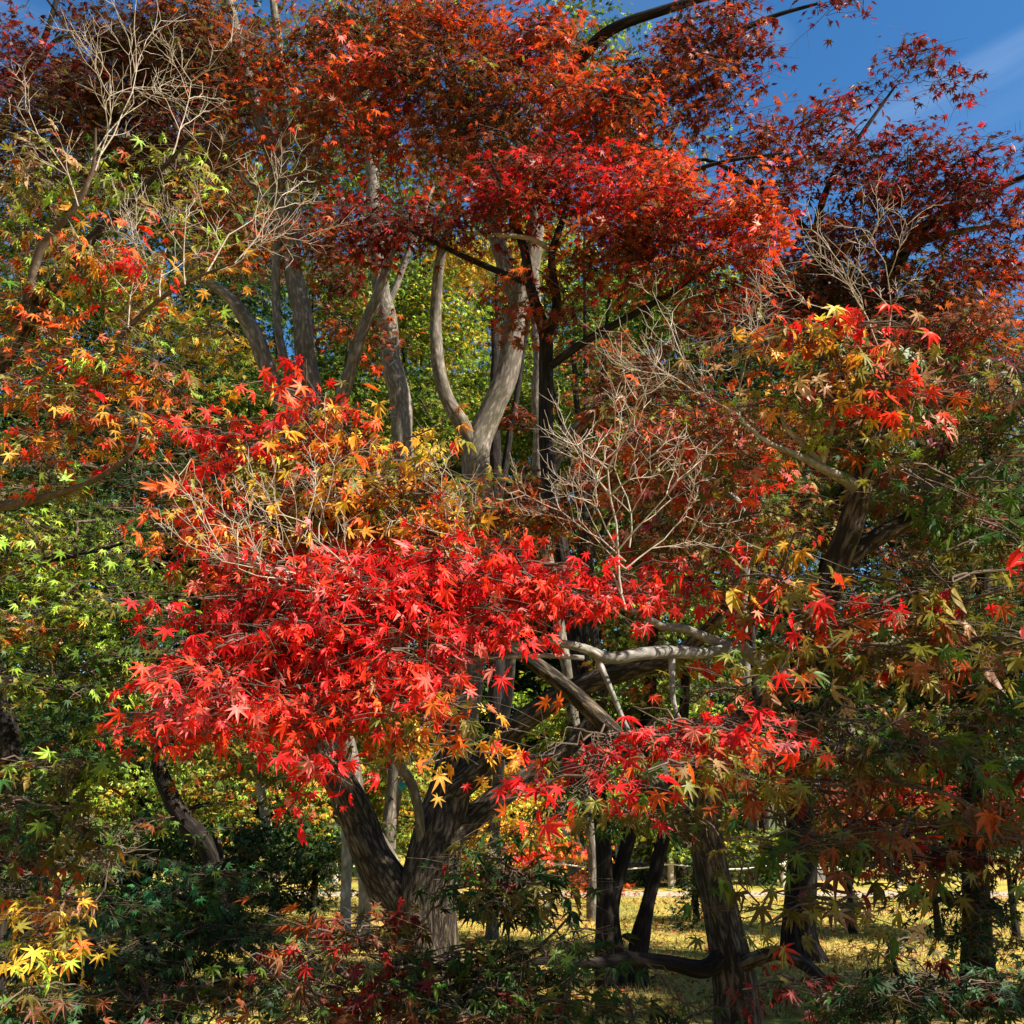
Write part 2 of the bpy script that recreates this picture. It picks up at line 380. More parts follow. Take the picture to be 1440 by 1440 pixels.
# ------------------------------------------------------------------ the setting: lawn, path
def lawn_material():
    m, n, b = new_mat("autumn_lawn")
    t = n.nodes.new("ShaderNodeTexCoord"); L = n.links.new
    n1 = n.nodes.new("ShaderNodeTexNoise"); n1.inputs['Scale'].default_value = .9; n1.inputs['Detail'].default_value = 6
    n2 = n.nodes.new("ShaderNodeTexNoise"); n2.inputs['Scale'].default_value = 14; n2.inputs['Detail'].default_value = 6; n2.inputs['Roughness'].default_value = .7
    c1 = n.nodes.new("ShaderNodeValToRGB"); e = c1.color_ramp.elements
    e[0].position = .36; e[0].color = (.25, .25, .055, 1); e[1].position = .62; e[1].color = (.48, .32, .11, 1)
    e.new(.5).color = (.48, .37, .075, 1)
    c2 = n.nodes.new("ShaderNodeValToRGB"); c2.color_ramp.elements[0].position = .3; c2.color_ramp.elements[0].color = (.5, .5, .45, 1); c2.color_ramp.elements[1].position = .7; c2.color_ramp.elements[1].color = (1.25, 1.2, 1.1, 1)
    mx = n.nodes.new("ShaderNodeMixRGB"); mx.blend_type = 'MULTIPLY'; mx.inputs[0].default_value = 1
    bp = n.nodes.new("ShaderNodeBump"); bp.inputs['Strength'].default_value = .7; bp.inputs['Distance'].default_value = .03
    L(t.outputs['Object'], n1.inputs['Vector']); L(t.outputs['Object'], n2.inputs['Vector']); L(n1.outputs[0], c1.inputs[0]); L(n2.outputs[0], c2.inputs[0])
    n3 = n.nodes.new("ShaderNodeTexNoise"); n3.inputs['Scale'].default_value = .55; n3.inputs['Detail'].default_value = 7; n3.inputs['Roughness'].default_value = .65
    r3 = n.nodes.new("ShaderNodeValToRGB"); r3.color_ramp.elements[0].position = .6; r3.color_ramp.elements[1].position = .72
    so_ = n.nodes.new("ShaderNodeMixRGB"); so_.inputs[2].default_value = (.2, .135, .075, 1)
    L(t.outputs['Object'], n3.inputs['Vector']); L(n3.outputs[0], r3.inputs[0]); L(r3.outputs[0], so_.inputs[0]); L(c1.outputs[0], so_.inputs[1])
    L(so_.outputs[0], mx.inputs[1]); L(c2.outputs[0], mx.inputs[2]); L(mx.outputs[0], b.inputs['Base Color']); L(n2.outputs[0], bp.inputs['Height']); L(bp.outputs[0], b.inputs['Normal'])
    b.inputs['Roughness'].default_value = 1; b.inputs['Specular IOR Level'].default_value = .1
    return m
def sheet(name, x0, x1, y0, y1, z, mat, kind='structure', bump=0, n=2):
    xs = np.linspace(x0, x1, n); ys = np.linspace(y0, y1, n)
    X, Y = np.meshgrid(xs, ys); V = np.stack([X.ravel(), Y.ravel(), np.full(n * n, z)], 1)
    i = np.arange(n * n).reshape(n, n); f = np.stack([i[:-1, :-1], i[:-1, 1:], i[1:, 1:], i[1:, :-1]], -1).reshape(-1, 4)
    o = mesh_obj(name, V, f, mat, nside=4); return tag(o, kind=kind)
sheet('ground', -400, 400, -60, 900, 0, lawn_material())
sheet('path', -60, 60, 18.9, 19.9, .004, plain('sandy_path', (.36, .29, .2), .95, .2, 3))

# grass blades and fallen leaves of the lawn: nobody could count them
def grass():
    n = 60000
    y = 8.3 + (rng.uniform(0, 1, n) ** 1.5) * 12; x = rng.uniform(-.55, .55, n) * y * 1.05
    keep = ~((y > 18.5) & (y < 20.5)); x, y = x[keep], y[keep]; n = len(x)
    h = rng.uniform(.025, .075, n); an = rng.uniform(0, 6.28, n); w = .006
    b = np.stack([x, y, np.zeros(n)], 1); du = np.stack([np.cos(an), np.sin(an), np.zeros(n)], 1) * w
    tip = b + np.stack([rng.normal(0, .03, n), rng.normal(0, .03, n), h], 1)
    V = np.stack([b - du, b + du, tip], 1).reshape(-1, 3)
    k = np.array([(.3, .29, .08), (.46, .36, .1), (.17, .24, .05), (.5, .4, .15)])[rng.integers(0, 4, n)] * rng.uniform(.7, 1.2, (n, 1))
    o = mesh_obj('grass', V, np.arange(n * 3).reshape(-1, 3), LEAF, col=np.repeat(k, 3, 0))
    tag(o, 'short yellowing grass blades of the sunlit lawn', 'grass', kind='stuff')
    m = 8000
    y = 8.3 + (rng.uniform(0, 1, m) ** 1.3) * 11.5; x = rng.uniform(-.55, .55, m) * y * 1.05
    P = np.stack([x, y, rng.uniform(.015, .05, m)], 1); D = norm(np.stack([rng.normal(0, 1, m), rng.normal(0, 1, m), rng.normal(0, .2, m)], 1))
    N = norm(np.array([0, 0, 1.]) + rng.normal(0, .35, (m, 3))); N = norm(N - (N * D).sum(1, keepdims=True) * D)
    o = leaf_mesh(dict(near=[], mid=[(P, D, N, rng.uniform(.03, .055, m), palette('bronze', m))], far=[]), 'fallen_leaves', None)
    tag(o, 'brown and rust fallen maple leaves scattered over the grass', 'fallen leaves', kind='stuff')
grass()

# ------------------------------------------------------------------ far background: hut, rope fence
def box(x0, x1, y0, y1, z0, z1):
    V = np.array([(x, y, z) for z in (z0, z1) for y in (y0, y1) for x in (x0, x1)], float)
    return V, np.array([(0, 2, 3, 1), (4, 5, 7, 6), (0, 1, 5, 4), (2, 6, 7, 3), (0, 4, 6, 2), (1, 3, 7, 5)])
def boxes(name, L, mat, parent, label=None):
    Vs, Fs, off = [], [], 0
    for b in L:
        V, f = box(*b); Vs.append(V); Fs.append(f + off); off += 8
    o = mesh_obj(name, np.concatenate(Vs), np.concatenate(Fs), mat, parent, nside=4, smooth=False)
    if label: o['label'] = label
    return o
def hut():
    x0, x1, y0, y1 = 0.6, 6.6, 23.0, 26.5
    r = empty('garden_hut', (3.6, 24.7, 0), 'low garden hut with white plaster walls behind the rope fence', 'hut')
    white = plain('white_plaster', (.72, .7, .64), .85, .1, 2); wood = plain('dark_timber', (.07, .045, .03), .7, .3, 6); tile = plain('dark_roof_tile', (.05, .046, .042), .6, .25, 9)
    boxes('wall', [(x0, x1, y0, y1, 0, 1.75)], white, r)
    boxes('plinth', [(x0 - .05, x1 + .05, y0 - .05, y1 + .05, -.1, .35)], plain('grey_stone', (.2, .19, .17), .9), r)
    for k in range(6):
        x = x0 + (x1 - x0) * k / 5
        boxes('post', [(x - .07, x + .07, y0 - .04, y0 + .1, .35, 1.75)], wood, r)
    for k in (1, 3):
        x = x0 + (x1 - x0) * (k + .5) / 5
        w = boxes('window', [(x - .4, x + .4, y0 - .02, y0 + .05, 0.8, 1.5)], plain('dark_glass', (.02, .025, .03), .15, .1), r)
        boxes('window_frame', [(x - .45, x - .4, y0 - .05, y0 + .04, .75, 1.55), (x + .4, x + .45, y0 - .05, y0 + .04, .75, 1.55), (x - .4, x + .4, y0 - .05, y0 + .04, 1.5, 1.55), (x - .4, x + .4, y0 - .05, y0 + .04, .75, .8)], wood, r)
    ym = (y0 + y1) / 2
    V = np.array([(x0 - .6, y0 - .8, 1.65), (x1 + .6, y0 - .8, 1.65), (x1 + .6, ym, 2.6), (x0 - .6, ym, 2.6), (x0 - .6, y1 + .8, 1.65), (x1 + .6, y1 + .8, 1.65)], float)
    V = np.concatenate([V, V + (0, 0, .14)])
    f = [(0, 3, 2, 1), (3, 4, 5, 2), (6, 7, 8, 9), (9, 8, 11, 10), (0, 1, 7, 6), (4, 10, 11, 5), (0, 6, 9, 3), (3, 9, 10, 4), (1, 2, 8, 7), (2, 5, 11, 8)]
    mesh_obj('roof', V, f, tile, r, nside=4, smooth=False)
hut()
def rope_fence():
    xs = [-5.6, -3.4, -1.15, .95, 3.05, 5.2, 7.4]
    lab = ['weathered fence post at the start of the white rope', 'weathered fence post behind the pale trunk pair', 'weathered fence post beside the thick forked trunk', 'weathered fence post behind the small red sapling leaves',
           'weathered fence post topped in sun at the end of the rising rope', 'weathered fence post behind the broad dark trunk', 'weathered fence post farthest along the white rope']
    wood = plain('weathered_post', (.4, .34, .27), .9, .3, 10)
    for x, lb in zip(xs, lab):
        P = np.array([(x, 20.9, -.1), (x, 20.9, .2), (x + .01, 20.9, .5), (x + .01, 20.9, .55), (x + .01, 20.9, .552)]); V, q, b = tubes(P[None], np.array([[.065, .062, .06, .05, .001]]), 10)
        o = mesh_obj('fence_post', V, q, wood, nside=4); o.data.transform(__import__('mathutils').Matrix.Identity(4)); tag(o, lb, 'fence post', 'posts of the rope fence')
    pts = []
    for a, b in zip(xs[:-1], xs[1:]):
        for t in np.linspace(0, 1, 9)[:-1]: pts.append((a + (b - a) * t, 20.82, .44 - .1 * math.sin(math.pi * t)))
    pts.append((xs[-1], 20.82, .44))
    V, q, b = tubes(np.array(pts)[None], np.full((1, len(pts)), .015), 8)
    tag(mesh_obj('rope', V, q, plain('white_rope', (.55, .53, .48), .8, .1, 30), nside=4), 'white rope sagging between the weathered fence posts', 'rope')
rope_fence()

# ------------------------------------------------------------------ far trees closing the view
def far_tree(name, px, Y, trunk_w, pads, label, bark=BARK_DARK, lean=0, top=None, group='background trees across the lawn', spread=2.6):
    b = ground(px, Y); t = Grow(name, b, label, 'tree', group)
    top = top if top is not None else min(p['c'][2] for p in pads) + 1.5
    r = trunk_w / 2 * depth(b) / F
    t.limb([(b[0], b[1], -.15, r * 1.1, 0), (b[0] + lean * .3, b[1], top * .35, r * .9, 0), (b[0] + lean * .7, b[1], top * .7, r * .75, 0), (b[0] + lean, b[1], top, r * .45, 0)], bark, 'trunk', 10, .05, .4, .35)
    for p in pads[:4]:
        s0 = np.array([b[0] + lean * .6, b[1], top * .62]); m = (s0 + p['c']) / 2 + (0, 0, -.2)
        t.limb([(*s0, r * .5, 0), (*m, r * .35, 0), (*p['c'], r * .12, 0)], bark, 'limb', 6, 0, .5)
    t.crown(pads, twigs=False, per=16, spread=spread)
    return t
B = lambda px, py, Y, rx, ry, dY, cov, span, pal: pad(px, py, Y, rx, ry, dY, cov, span, pal, .35, 'far')
far_tree('tall_green_tree', 420, 22, 14, [B(440, 270, 22, 90, 60, 1.6, 1.2, 12, 'green'), B(370, 340, 22, 80, 60, 1.6, 1.2, 12, 'darkgreen'), B(520, 240, 22, 70, 50, 1.4, 1.1, 12, 'green'), B(300, 300, 22, 80, 70, 1.5, 1.2, 12, 'darkgreen'), B(430, 160, 22, 120, 60, 1.5, .9, 12, 'darkgreen'), B(300, 90, 23, 160, 80, 1.5, 1.0, 13, 'darkgreen'), B(470, 400, 22, 90, 60, 1.5, 1.2, 12, 'green')],
         'tall deep green tree behind the leaning grey stems', top=9)
far_tree('tall_green_tree', 1080, 22, 14, [B(1000, 400, 22, 90, 60, 1.6, 1.5, 12, 'green'), B(1120, 410, 22, 90, 60, 1.6, 1.5, 12, 'darkgreen'), B(1230, 430, 22, 90, 60, 1.6, 1.4, 12, 'darkgreen'), B(900, 420, 22, 70, 70, 1.5, 1.4, 12, 'green'), B(1340, 470, 22, 100, 70, 1.5, 1.4, 12, 'sage'), B(1080, 540, 22, 150, 90, 1.5, 1.5, 12, 'darkgreen'), B(1000, 700, 22, 150, 90, 1.5, 1.4, 12, 'darkgreen'), B(1240, 620, 22, 150, 100, 1.5, 1.4, 12, 'sage')],
         'broad green tree closing the gaps behind the bare twig fans', top=8)
# back row, thirty-five metres and more
for i, (px, top, pal, lb) in enumerate([
        (-40, 330, 'darkgreen', 'dark green woodland tree behind the orange foliage'), (130, 300, 'green', 'mid green woodland tree behind the tall bare twigs'),
        (330, 290, 'darkgreen', 'dark woodland tree behind the leaning grey stems'), (530, 300, 'green', 'green woodland tree behind the straight pale trunk'),
        (730, 270, 'lime', 'bright green woodland tree behind the forked grey trunk'), (930, 330, 'green', 'green woodland tree behind the bare twig fans'),
        (1130, 400, 'darkgreen', 'low dark woodland tree under the blue sky'), (1320, 420, 'sage', 'low shadowy woodland tree beneath the maroon canopy'), (1500, 400, 'sage', 'woodland tree closing the shady side of the lawn')]):
    Y = 36 + (i * 37 % 5)
    ps = [B(px + dx, top + 130 + dy, Y + dz, 120, 110, 2.2, 1.5, 13, pal) for dx, dy, dz in ((0, 0, 0), (-70, 150, -1), (80, 170, 1))]
    ps += [B(px + dx, top + 480 + dy, Y - 1.5 + dz, 125, 150, 2.0, 1.5, 13, pal if i % 2 else 'darkgreen') for dx, dy, dz in ((-40, 0, 0), (60, 180, .5), (-20, 320, 0))]
    far_tree('woodland_tree', px, Y, 14, ps, lb, top=9)
def far_wood():
    n = 60000
    x = rng.uniform(-40, 40, n); y = rng.uniform(44, 52, n)
    top = 21 + 2.2 * np.sin(x * .35) + 1.5 * np.sin(x * .9 + 1) - np.clip(x - 3, 0, 12) * .75
    z = top * rng.uniform(0, 1, n)
    P = np.stack([x, y, z], 1); D = norm(rng.normal(0, 1, (n, 3)) + (0, 0, -.6)); N = norm(rng.normal(0, .6, (n, 3)) + (0, -.2, 1.)); N = norm(N - (N * D).sum(1, keepdims=True) * D)
    c = palette('darkgreen', n); k = np.sin(x * .5) + np.sin(z * .8 + x * .2) > .5; c[k] = palette('green', int(k.sum()))
    o = leaf_mesh(dict(near=[], mid=[], far=[(P, D, N, rng.uniform(.3, .6, n), c)]), 'far_wood', None)
    tag(o, 'distant dark green wood closing the view behind the lawn', 'woodland', kind='stuff')
far_wood()
# middle distance
far_tree('green_maple', 585, 24, 13, [B(590, 300, 24, 70, 60, 1.5, 1.3, 11, 'lime'), B(560, 420, 24, 60, 70, 1.5, 1.4, 10, 'green'), B(620, 450, 23, 70, 80, 1.5, 1.6, 10, 'lime'), B(600, 590, 23, 75, 70, 1.4, 1.6, 10, 'green'), B(640, 370, 24, 50, 40, 1, 1.5, 11, 'yellow')],
         'bright yellow-green maple in the gap between the pale trunk and forked trunk')
far_tree('green_maple', 830, 26, 13, [B(830, 480, 26, 80, 90, 1.6, 1.6, 10, 'green'), B(900, 620, 25, 90, 80, 1.5, 1.5, 10, 'lime'), B(770, 600, 25, 70, 80, 1.5, 1.6, 10, 'green'), B(850, 400, 27, 70, 60, 1.5, 1.3, 11, 'darkgreen'), B(720, 560, 25, 50, 80, 1.5, 1.6, 10, 'green')],
         'mid green maple behind the slim straight stem')
far_tree('green_maple', 300, 20, 12, [B(250, 320, 20, 90, 60, 1.2, 1.3, 13, 'green'), B(330, 420, 20, 80, 60, 1.2, 1.2, 13, 'darkgreen'), B(120, 400, 20, 120, 70, 1.2, 1.3, 13, 'green'), B(60, 300, 20, 110, 80, 1.2, 1.6, 13, 'green'), B(180, 250, 20, 120, 60, 1.2, 1.4, 13, 'lime'), B(330, 260, 20, 90, 70, 1.2, 1.3, 13, 'green'), B(330, 560, 20, 90, 70, 1.2, 1.3, 13, 'green'), B(250, 520, 20, 110, 60, 1.2, 1.2, 13, 'darkgreen'), B(200, 640, 20, 160, 60, 1.2, 1.3, 13, 'darkgreen')],
         'dense green maple filling the gaps behind the bare twigs')
far_tree('green_maple', 470, 23, 12, [B(480, 560, 23, 80, 70, 1.5, 1.5, 11, 'green'), B(390, 560, 22, 70, 60, 1.5, 1.6, 11, 'darkgreen'), B(510, 470, 23, 60, 60, 1.4, 1.4, 11, 'lime'), B(560, 640, 21, 60, 40, 1, 1.6, 11, 'yellow')],
         'green maple with yellowing lower leaves behind the leaning stems')
far_tree('tall_green_tree', 860, 22, 16, [B(820, 60, 22, 90, 70, 2, .75, 12, 'green'), B(880, 160, 22, 90, 60, 2, .7, 12, 'green'), B(700, 200, 22, 80, 60, 2, .6, 12, 'green'), B(960, 260, 22, 60, 60, 2, .6, 12, 'green')],
         'tall thin-crowned green tree rising behind the orange canopy', lean=-.6, top=12)
far_tree('green_maple', 180, 18, 22, [B(180, 1110, 18, 110, 60, 1.2, 1.4, 13, 'lime'), B(320, 1120, 18, 80, 60, 1.2, 1.4, 13, 'olive'), B(100, 1030, 18, 110, 70, 1.2, 1.5, 13, 'darkgreen'), B(250, 1180, 17, 90, 40, 1, 1.2, 13, 'green')],
         'lime-lit maple behind the dark leaning trunk', top=2.6)
far_tree('yellow_maple', 690, 16, 14, [B(700, 1130, 16, 90, 60, 1.2, 1.5, 14, 'yellow'), B(770, 1180, 16, 70, 40, 1, 1.2, 14, 'leftred'), B(640, 1180, 16, 50, 50, 1, 1.2, 14, 'leftmix'), B(540, 1140, 17, 70, 80, 1, 1.3, 14, 'olive'), B(560, 1080, 17, 80, 50, 1, 1.4, 14, 'olive')],
         'golden maple shining behind the fork of the thick trunk', top=2.4)
far_tree('green_maple', 960, 21, 14, [B(950, 1150, 21, 80, 60, 1.3, 1.4, 11, 'lime'), B(860, 1120, 21, 90, 70, 1.3, 1.5, 11, 'green'), B(1060, 1080, 21, 100, 50, 1.3, 1.6, 11, 'green'), B(900, 1010, 22, 120, 70, 1.4, 1.6, 11, 'green'), B(800, 1000, 22, 90, 60, 1.4, 1.5, 11, 'lime')],
         'green maple above the white rope behind the twin dark stems', top=2.6)
far_tree('green_maple', 1260, 24, 14, [B(1260, 1150, 24, 90, 60, 1.3, 1.4, 11, 'lime'), B(1180, 1080, 24, 90, 60, 1.3, 1.4, 11, 'green'), B(1330, 1060, 24, 80, 70, 1.3, 1.4, 11, 'olive')],
         'sunlit green maple behind the dark crimson sapling', top=2.6)
far_tree('red_sapling', 745, 15, 6, [B(740, 1212, 15, 22, 26, .3, 1.5, 11, 'red'), B(688, 1247, 15.2, 18, 14, .3, 1.2, 11, 'crimson')], 'slender sapling with small red leaves beyond the green low leaves', top=.8)
far_tree('red_sapling', 828, 17, 6, [B(818, 1242, 17, 22, 18, .3, 1.2, 9, 'rusty'), B(860, 1236, 17, 22, 24, .3, 1.0, 9, 'rusty'), B(838, 1210, 17, 22, 14, .3, 1.0, 9, 'yellow')], 'small rust and yellow sapling round the pale upright trunk', top=.8)
for px, Y, lb in ((925, 21.6, 'leafy shrub in front of the hut window'), (1010, 21.4, 'leafy shrub before the hut end beside the front trunk'), (1090, 21.8, 'leafy shrub under the broad dark trunk crown'), (745, 21.6, 'leafy shrub by the near corner of the hut'), (640, 20.2, 'shrub glimpsed through the fork of the thick trunk')):
    far_tree('garden_shrub', px, Y, 6, [B(px, 1205, Y, 44, 26, .5, 1.5, 9, 'green'), B(px - 16, 1232, Y - .1, 36, 16, .4, 1.4, 9, 'darkgreen'), B(px + 14, 1180, Y + .2, 50, 24, .5, 1.4, 9, 'lime')], lb, top=.7, group='shrubs around the garden hut')
far_tree('dark_shrub', 980, 15, 8, [B(990, 1240, 15, 30, 40, .5, 1.8, 10, 'darkgreen'), B(960, 1290, 14, 40, 20, .4, .8, 10, 'sage')], 'dark leafy shrub beside the rising rope', top=.8)

for px, Y, pal, lb in ((40, 13.5, 'sage', 'dark rounded shrub farthest from the lawn opening'), (190, 14, 'darkgreen', 'dark green shrub behind the bending dark trunk'), (330, 14.2, 'sage', 'dark shrub between the bending trunk and the pale leaning trunk'), (440, 14.5, 'sage', 'dark shrub between the two pale trunk groups')):
    far_tree('dark_shrub', px, Y, 10, [B(px, 1210, Y, 90, 34, .6, 1.3, 15, pal), B(px - 30, 1255, Y - .2, 80, 30, .6, 1.3, 15, pal), B(px + 40, 1180, Y + .3, 80, 40, .6, 1.2, 15, 'darkgreen')], lb, top=.9, group='dark shrubs along the path')
for px, Y, lb in ((1200, 13.5, 'dark crimson shrub beside the broad dark trunk'), (1320, 13, 'wine-dark shrub in front of the shadowed upright trunk'), (1430, 13, 'dark shrub at the shady end of the lawn')):
    far_tree('dark_shrub', px, Y, 10, [B(px, 1190, Y, 80, 44, .6, 1.3, 15, 'sage'), B(px - 20, 1130, Y - .2, 80, 40, .6, 1.3, 15, 'maroonrust'), B(px + 30, 1080, Y + .3, 90, 50, .6, 1.3, 15, 'sage')], lb, top=.9, group='shrubs in the shady corner')

# plain pale and dark trunks seen low between the leaves
def lone(name, px, Y, pts, label, bark, pads, group=None, flare=.35):
    b = ground(px, Y); t = Grow(name, b, label, 'tree', group)
    t.limb([g5(px, Y, pts[0][3])] + pts, bark, 'trunk', 14, .05, .15, flare)
    t.crown(pads, twigs=False, per=16, spread=2.6)
    return t
lone('pale_maple', 388, 15, [(386, 1215, 15, 15), (378, 1170, 15, 14), (366, 1110, 15, 12), (350, 1040, 15, 8)], 'pale sunlit leaning trunk between the green low leaves', BARK_PALE,
     [B(360, 1060, 15, 80, 50, .8, 1.4, 15, 'olive'), B(430, 1090, 15, 70, 60, .8, 1.4, 15, 'olive'), B(440, 1180, 15.5, 60, 50, .8, 1.0, 14, 'olive')])
lone('pale_maple', 487, 13, [(487, 1235, 13, 14), (486, 1180, 13, 13), (484, 1110, 13, 14), (480, 1040, 13, 9)], 'mossy pale trunk, thinner of the pair under the curved limb', BARK_PALE, [B(450, 1030, 13, 70, 50, .8, 1.2, 16, 'olive')])
lone('pale_maple', 512, 12.3, [(511, 1235, 12.3, 17), (506, 1180, 12.3, 15), (500, 1110, 12.3, 16), (500, 1040, 12.3, 9)], 'pale mottled trunk touching the curved limb, thicker of the pair', BARK_PALE, [B(540, 1030, 12.3, 70, 50, .8, 1.2, 16, 'leftmix')])
lone('pale_maple', 838, 17.5, [(836, 1240, 17.5, 12), (835, 1200, 17.5, 10), (838, 1140, 17.5, 7), (842, 1090, 17.5, 4)], 'short pale upright trunk before the white rope', BARK_PALE, [B(840, 1110, 17.5, 50, 40, .6, 1.0, 12, 'lime')])
lone('leaning_maple', 330, 12, [(300, 1205, 12, 28), (262, 1160, 12, 26), (237, 1110, 12, 24), (222, 1070, 12, 20), (215, 1000, 12, 14)], 'dark trunk bending away from the leafy green bush', BARK_DARK,
     [B(200, 1010, 12, 120, 60, 1, 1.0, 17, 'darkgreen'), B(290, 1060, 12, 80, 40, .8, 1.0, 17, 'olive')])
# black straight trunk deep between the stems
far_tree('black_trunked_tree', 700, 19, 26, [B(700, 250, 19, 90, 70, 1.5, 1.0, 13, 'darkgreen'), B(760, 330, 19, 60, 50, 1, .8, 13, 'green')], 'straight black trunk standing behind the forked grey trunk', BARK_DARK, lean=-.1, top=11)

# ------------------------------------------------------------------ upper red and orange canopy trees
M = lambda px, py, Y, rx, ry, dY, cov, span, pal, droop=.3: pad(px, py, Y, rx, ry, dY, cov, span, pal, droop, 'mid')
# tall pale straight trunk
b = ground(540, 16); t = Grow('tall_pale_tree', b, 'tall straight pale trunk running up through the orange canopy', 'tree')
t.limb([g5(540, 16, 22), (560, 1000, 16, 24), (570, 700, 16, 28), (562, 570, 16, 30), (546, 470, 16, 27), (532, 360, 16, 23), (522, 240, 16, 19), (512, 120, 16, 15), (497, 10, 16, 11)], BARK_GREY, 'trunk', 14, .04, .2, .3)
t.limb([(520, 200, 16, 10), (497, 150, 16, 8), (480, 60, 16, 5)], BARK_GREY)
t.limb([(545, 430, 16, 10), (585, 330, 16, 8), (610, 260, 16, 5)], BARK_GREY)
t.crown([M(520, 40, 16, 150, 60, 1.5, .8, 14, 'green'), M(450, 150, 16, 110, 70, 1.5, .6, 14, 'olive'), M(600, 190, 16, 80, 60, 1.5, .7, 14, 'bronze')]); t.finish()

# multi-stemmed maple with the dark orange crown
b = ground(575, 11.5); t = Grow('bronze_maple', b, 'multi-stemmed maple with bronze orange crown and leaning grey stems', 'tree')
t.limb([g5(575, 11.5, 34), (560, 1250, 11.5, 32), (500, 1120, 11.5, 30), (462, 900, 11.5, 30), (445, 700, 11.4, 30), (436, 540, 11.2, 29), (420, 420, 11.1, 27), (402, 310, 11, 24), (377, 200, 11, 22), (345, 100, 11, 18), (325, 20, 11, 14), (310, -70, 11, 9)], BARK_GREY, 'trunk', 16, .04, .12, .3)
t.limb([(448, 760, 11.5, 28), (418, 650, 10.9, 27), (400, 580, 10.8, 26), (374, 510, 10.7, 24), (345, 450, 10.6, 21), (315, 410, 10.5, 15), (270, 390, 10.4, 9)], BARK_GREY, sides=14)
t.limb([(456, 830, 11.5, 20), (468, 680, 11.4, 20), (478, 570, 11.2, 20), (500, 495, 11, 18), (530, 415, 10.8, 15), (552, 350, 10.6, 11), (565, 280, 10.4, 6)], BARK_GREY)
t.limb([(438, 570, 11.2, 13), (410, 535, 11.1, 13), (393, 480, 11.0, 12), (389, 400, 11.0, 12), (398, 200, 11, 12), (396, 110, 11, 13), (388, 40, 11, 12), (380, -30, 11, 8)], BARK_GREY)
t.limb([(400, 300, 11, 10), (350, 260, 10.8, 7), (310, 210, 10.6, 4)], BARK_GREY)
t.limb([(380, 210, 11, 10), (450, 160, 10.6, 8), (520, 120, 10.2, 5)], BARK_GREY)
t.crown([M(200, 60, 11, 120, 70, .9, 1.7, 16, 'umber'), M(300, 120, 11, 110, 60, .8, 1.3, 16, 'umber'), M(140, 150, 11, 110, 60, .8, 1.5, 16, 'umber'), M(290, 40, 10.8, 90, 60, .8, 1.3, 16, 'bronze'),  # dark leaf colours here stand in for shade on the upper crown
         M(250, 200, 11, 110, 50, .8, 1.6, 16, 'umber'), M(180, 230, 11.4, 120, 60, .8, 1.6, 16, 'umber'), M(300, 250, 12.4, 90, 60, .6, 1.3, 16, 'bronze'), M(330, 330, 12.6, 80, 60, .5, 1.0, 16, 'bronze'), M(240, 110, 11.6, 150, 80, .8, 1.4, 16, 'umber'), M(290, 470, 12.8, 80, 60, .6, 1.1, 16, 'olive'), M(60, 120, 11.5, 90, 80, .8, 1.4, 15, 'wine'), M(40, 190, 11.5, 60, 40, .8, 1.2, 15, 'umber')], label='dark umber and wine upper crown')
t.crown([M(470, 60, 10.4, 110, 60, .8, 1.6, 17, 'bronze'), M(440, 150, 10.2, 80, 50, .7, 1.2, 17, 'rusty'), M(520, 110, 10, 80, 50, .7, 1.6, 17, 'flame'), M(330, 170, 10.4, 70, 50, .7, .9, 17, 'bronze'), M(370, 90, 10.6, 50, 50, .6, .9, 17, 'rusty'),
         M(520, 190, 10.0, 90, 40, .7, 1.6, 17, 'rusty'), M(440, 240, 10.2, 80, 40, .7, 1.0, 17, 'bronze'), M(470, 400, 12.2, 80, 40, .5, .9, 17, 'umber'), M(500, 470, 12.2, 90, 36, .5, .8, 17, 'bronze')], label='orange bronze spreading sprays')
t.finish()

# small dark branches against the sky in the upper corner
b = ground(-150, 12.5); t = Grow('wine_maple', b, 'wine-dark maple with a sky gap beside the bronze crown', 'tree')
t.limb([g5(-150, 12.5, 40), (-120, 700, 12.5, 32), (-60, 350, 12.4, 24), (0, 180, 12.2, 16), (60, 60, 12, 9), (90, -40, 12, 5)], BARK_DARK, 'trunk', 12, .04, .2, .3)
t.limb([(20, 140, 12.2, 8), (75, 60, 12.1, 6), (105, 50, 12, 4)], BARK_DARK)
t.limb([(110, 60, 11, 6), (85, 25, 11.5, 4), (60, -10, 12, 3)], BARK_DARK)
t.crown([M(20, 90, 12.2, 36, 70, .6, 1.3, 15, 'wine'), M(10, 20, 12.2, 20, 30, .5, .8, 15, 'wine'), M(110, 20, 12, 40, 30, .5, .8, 15, 'wine'), M(40, 210, 12, 70, 50, .6, 1.2, 15, 'wine')]); t.finish()

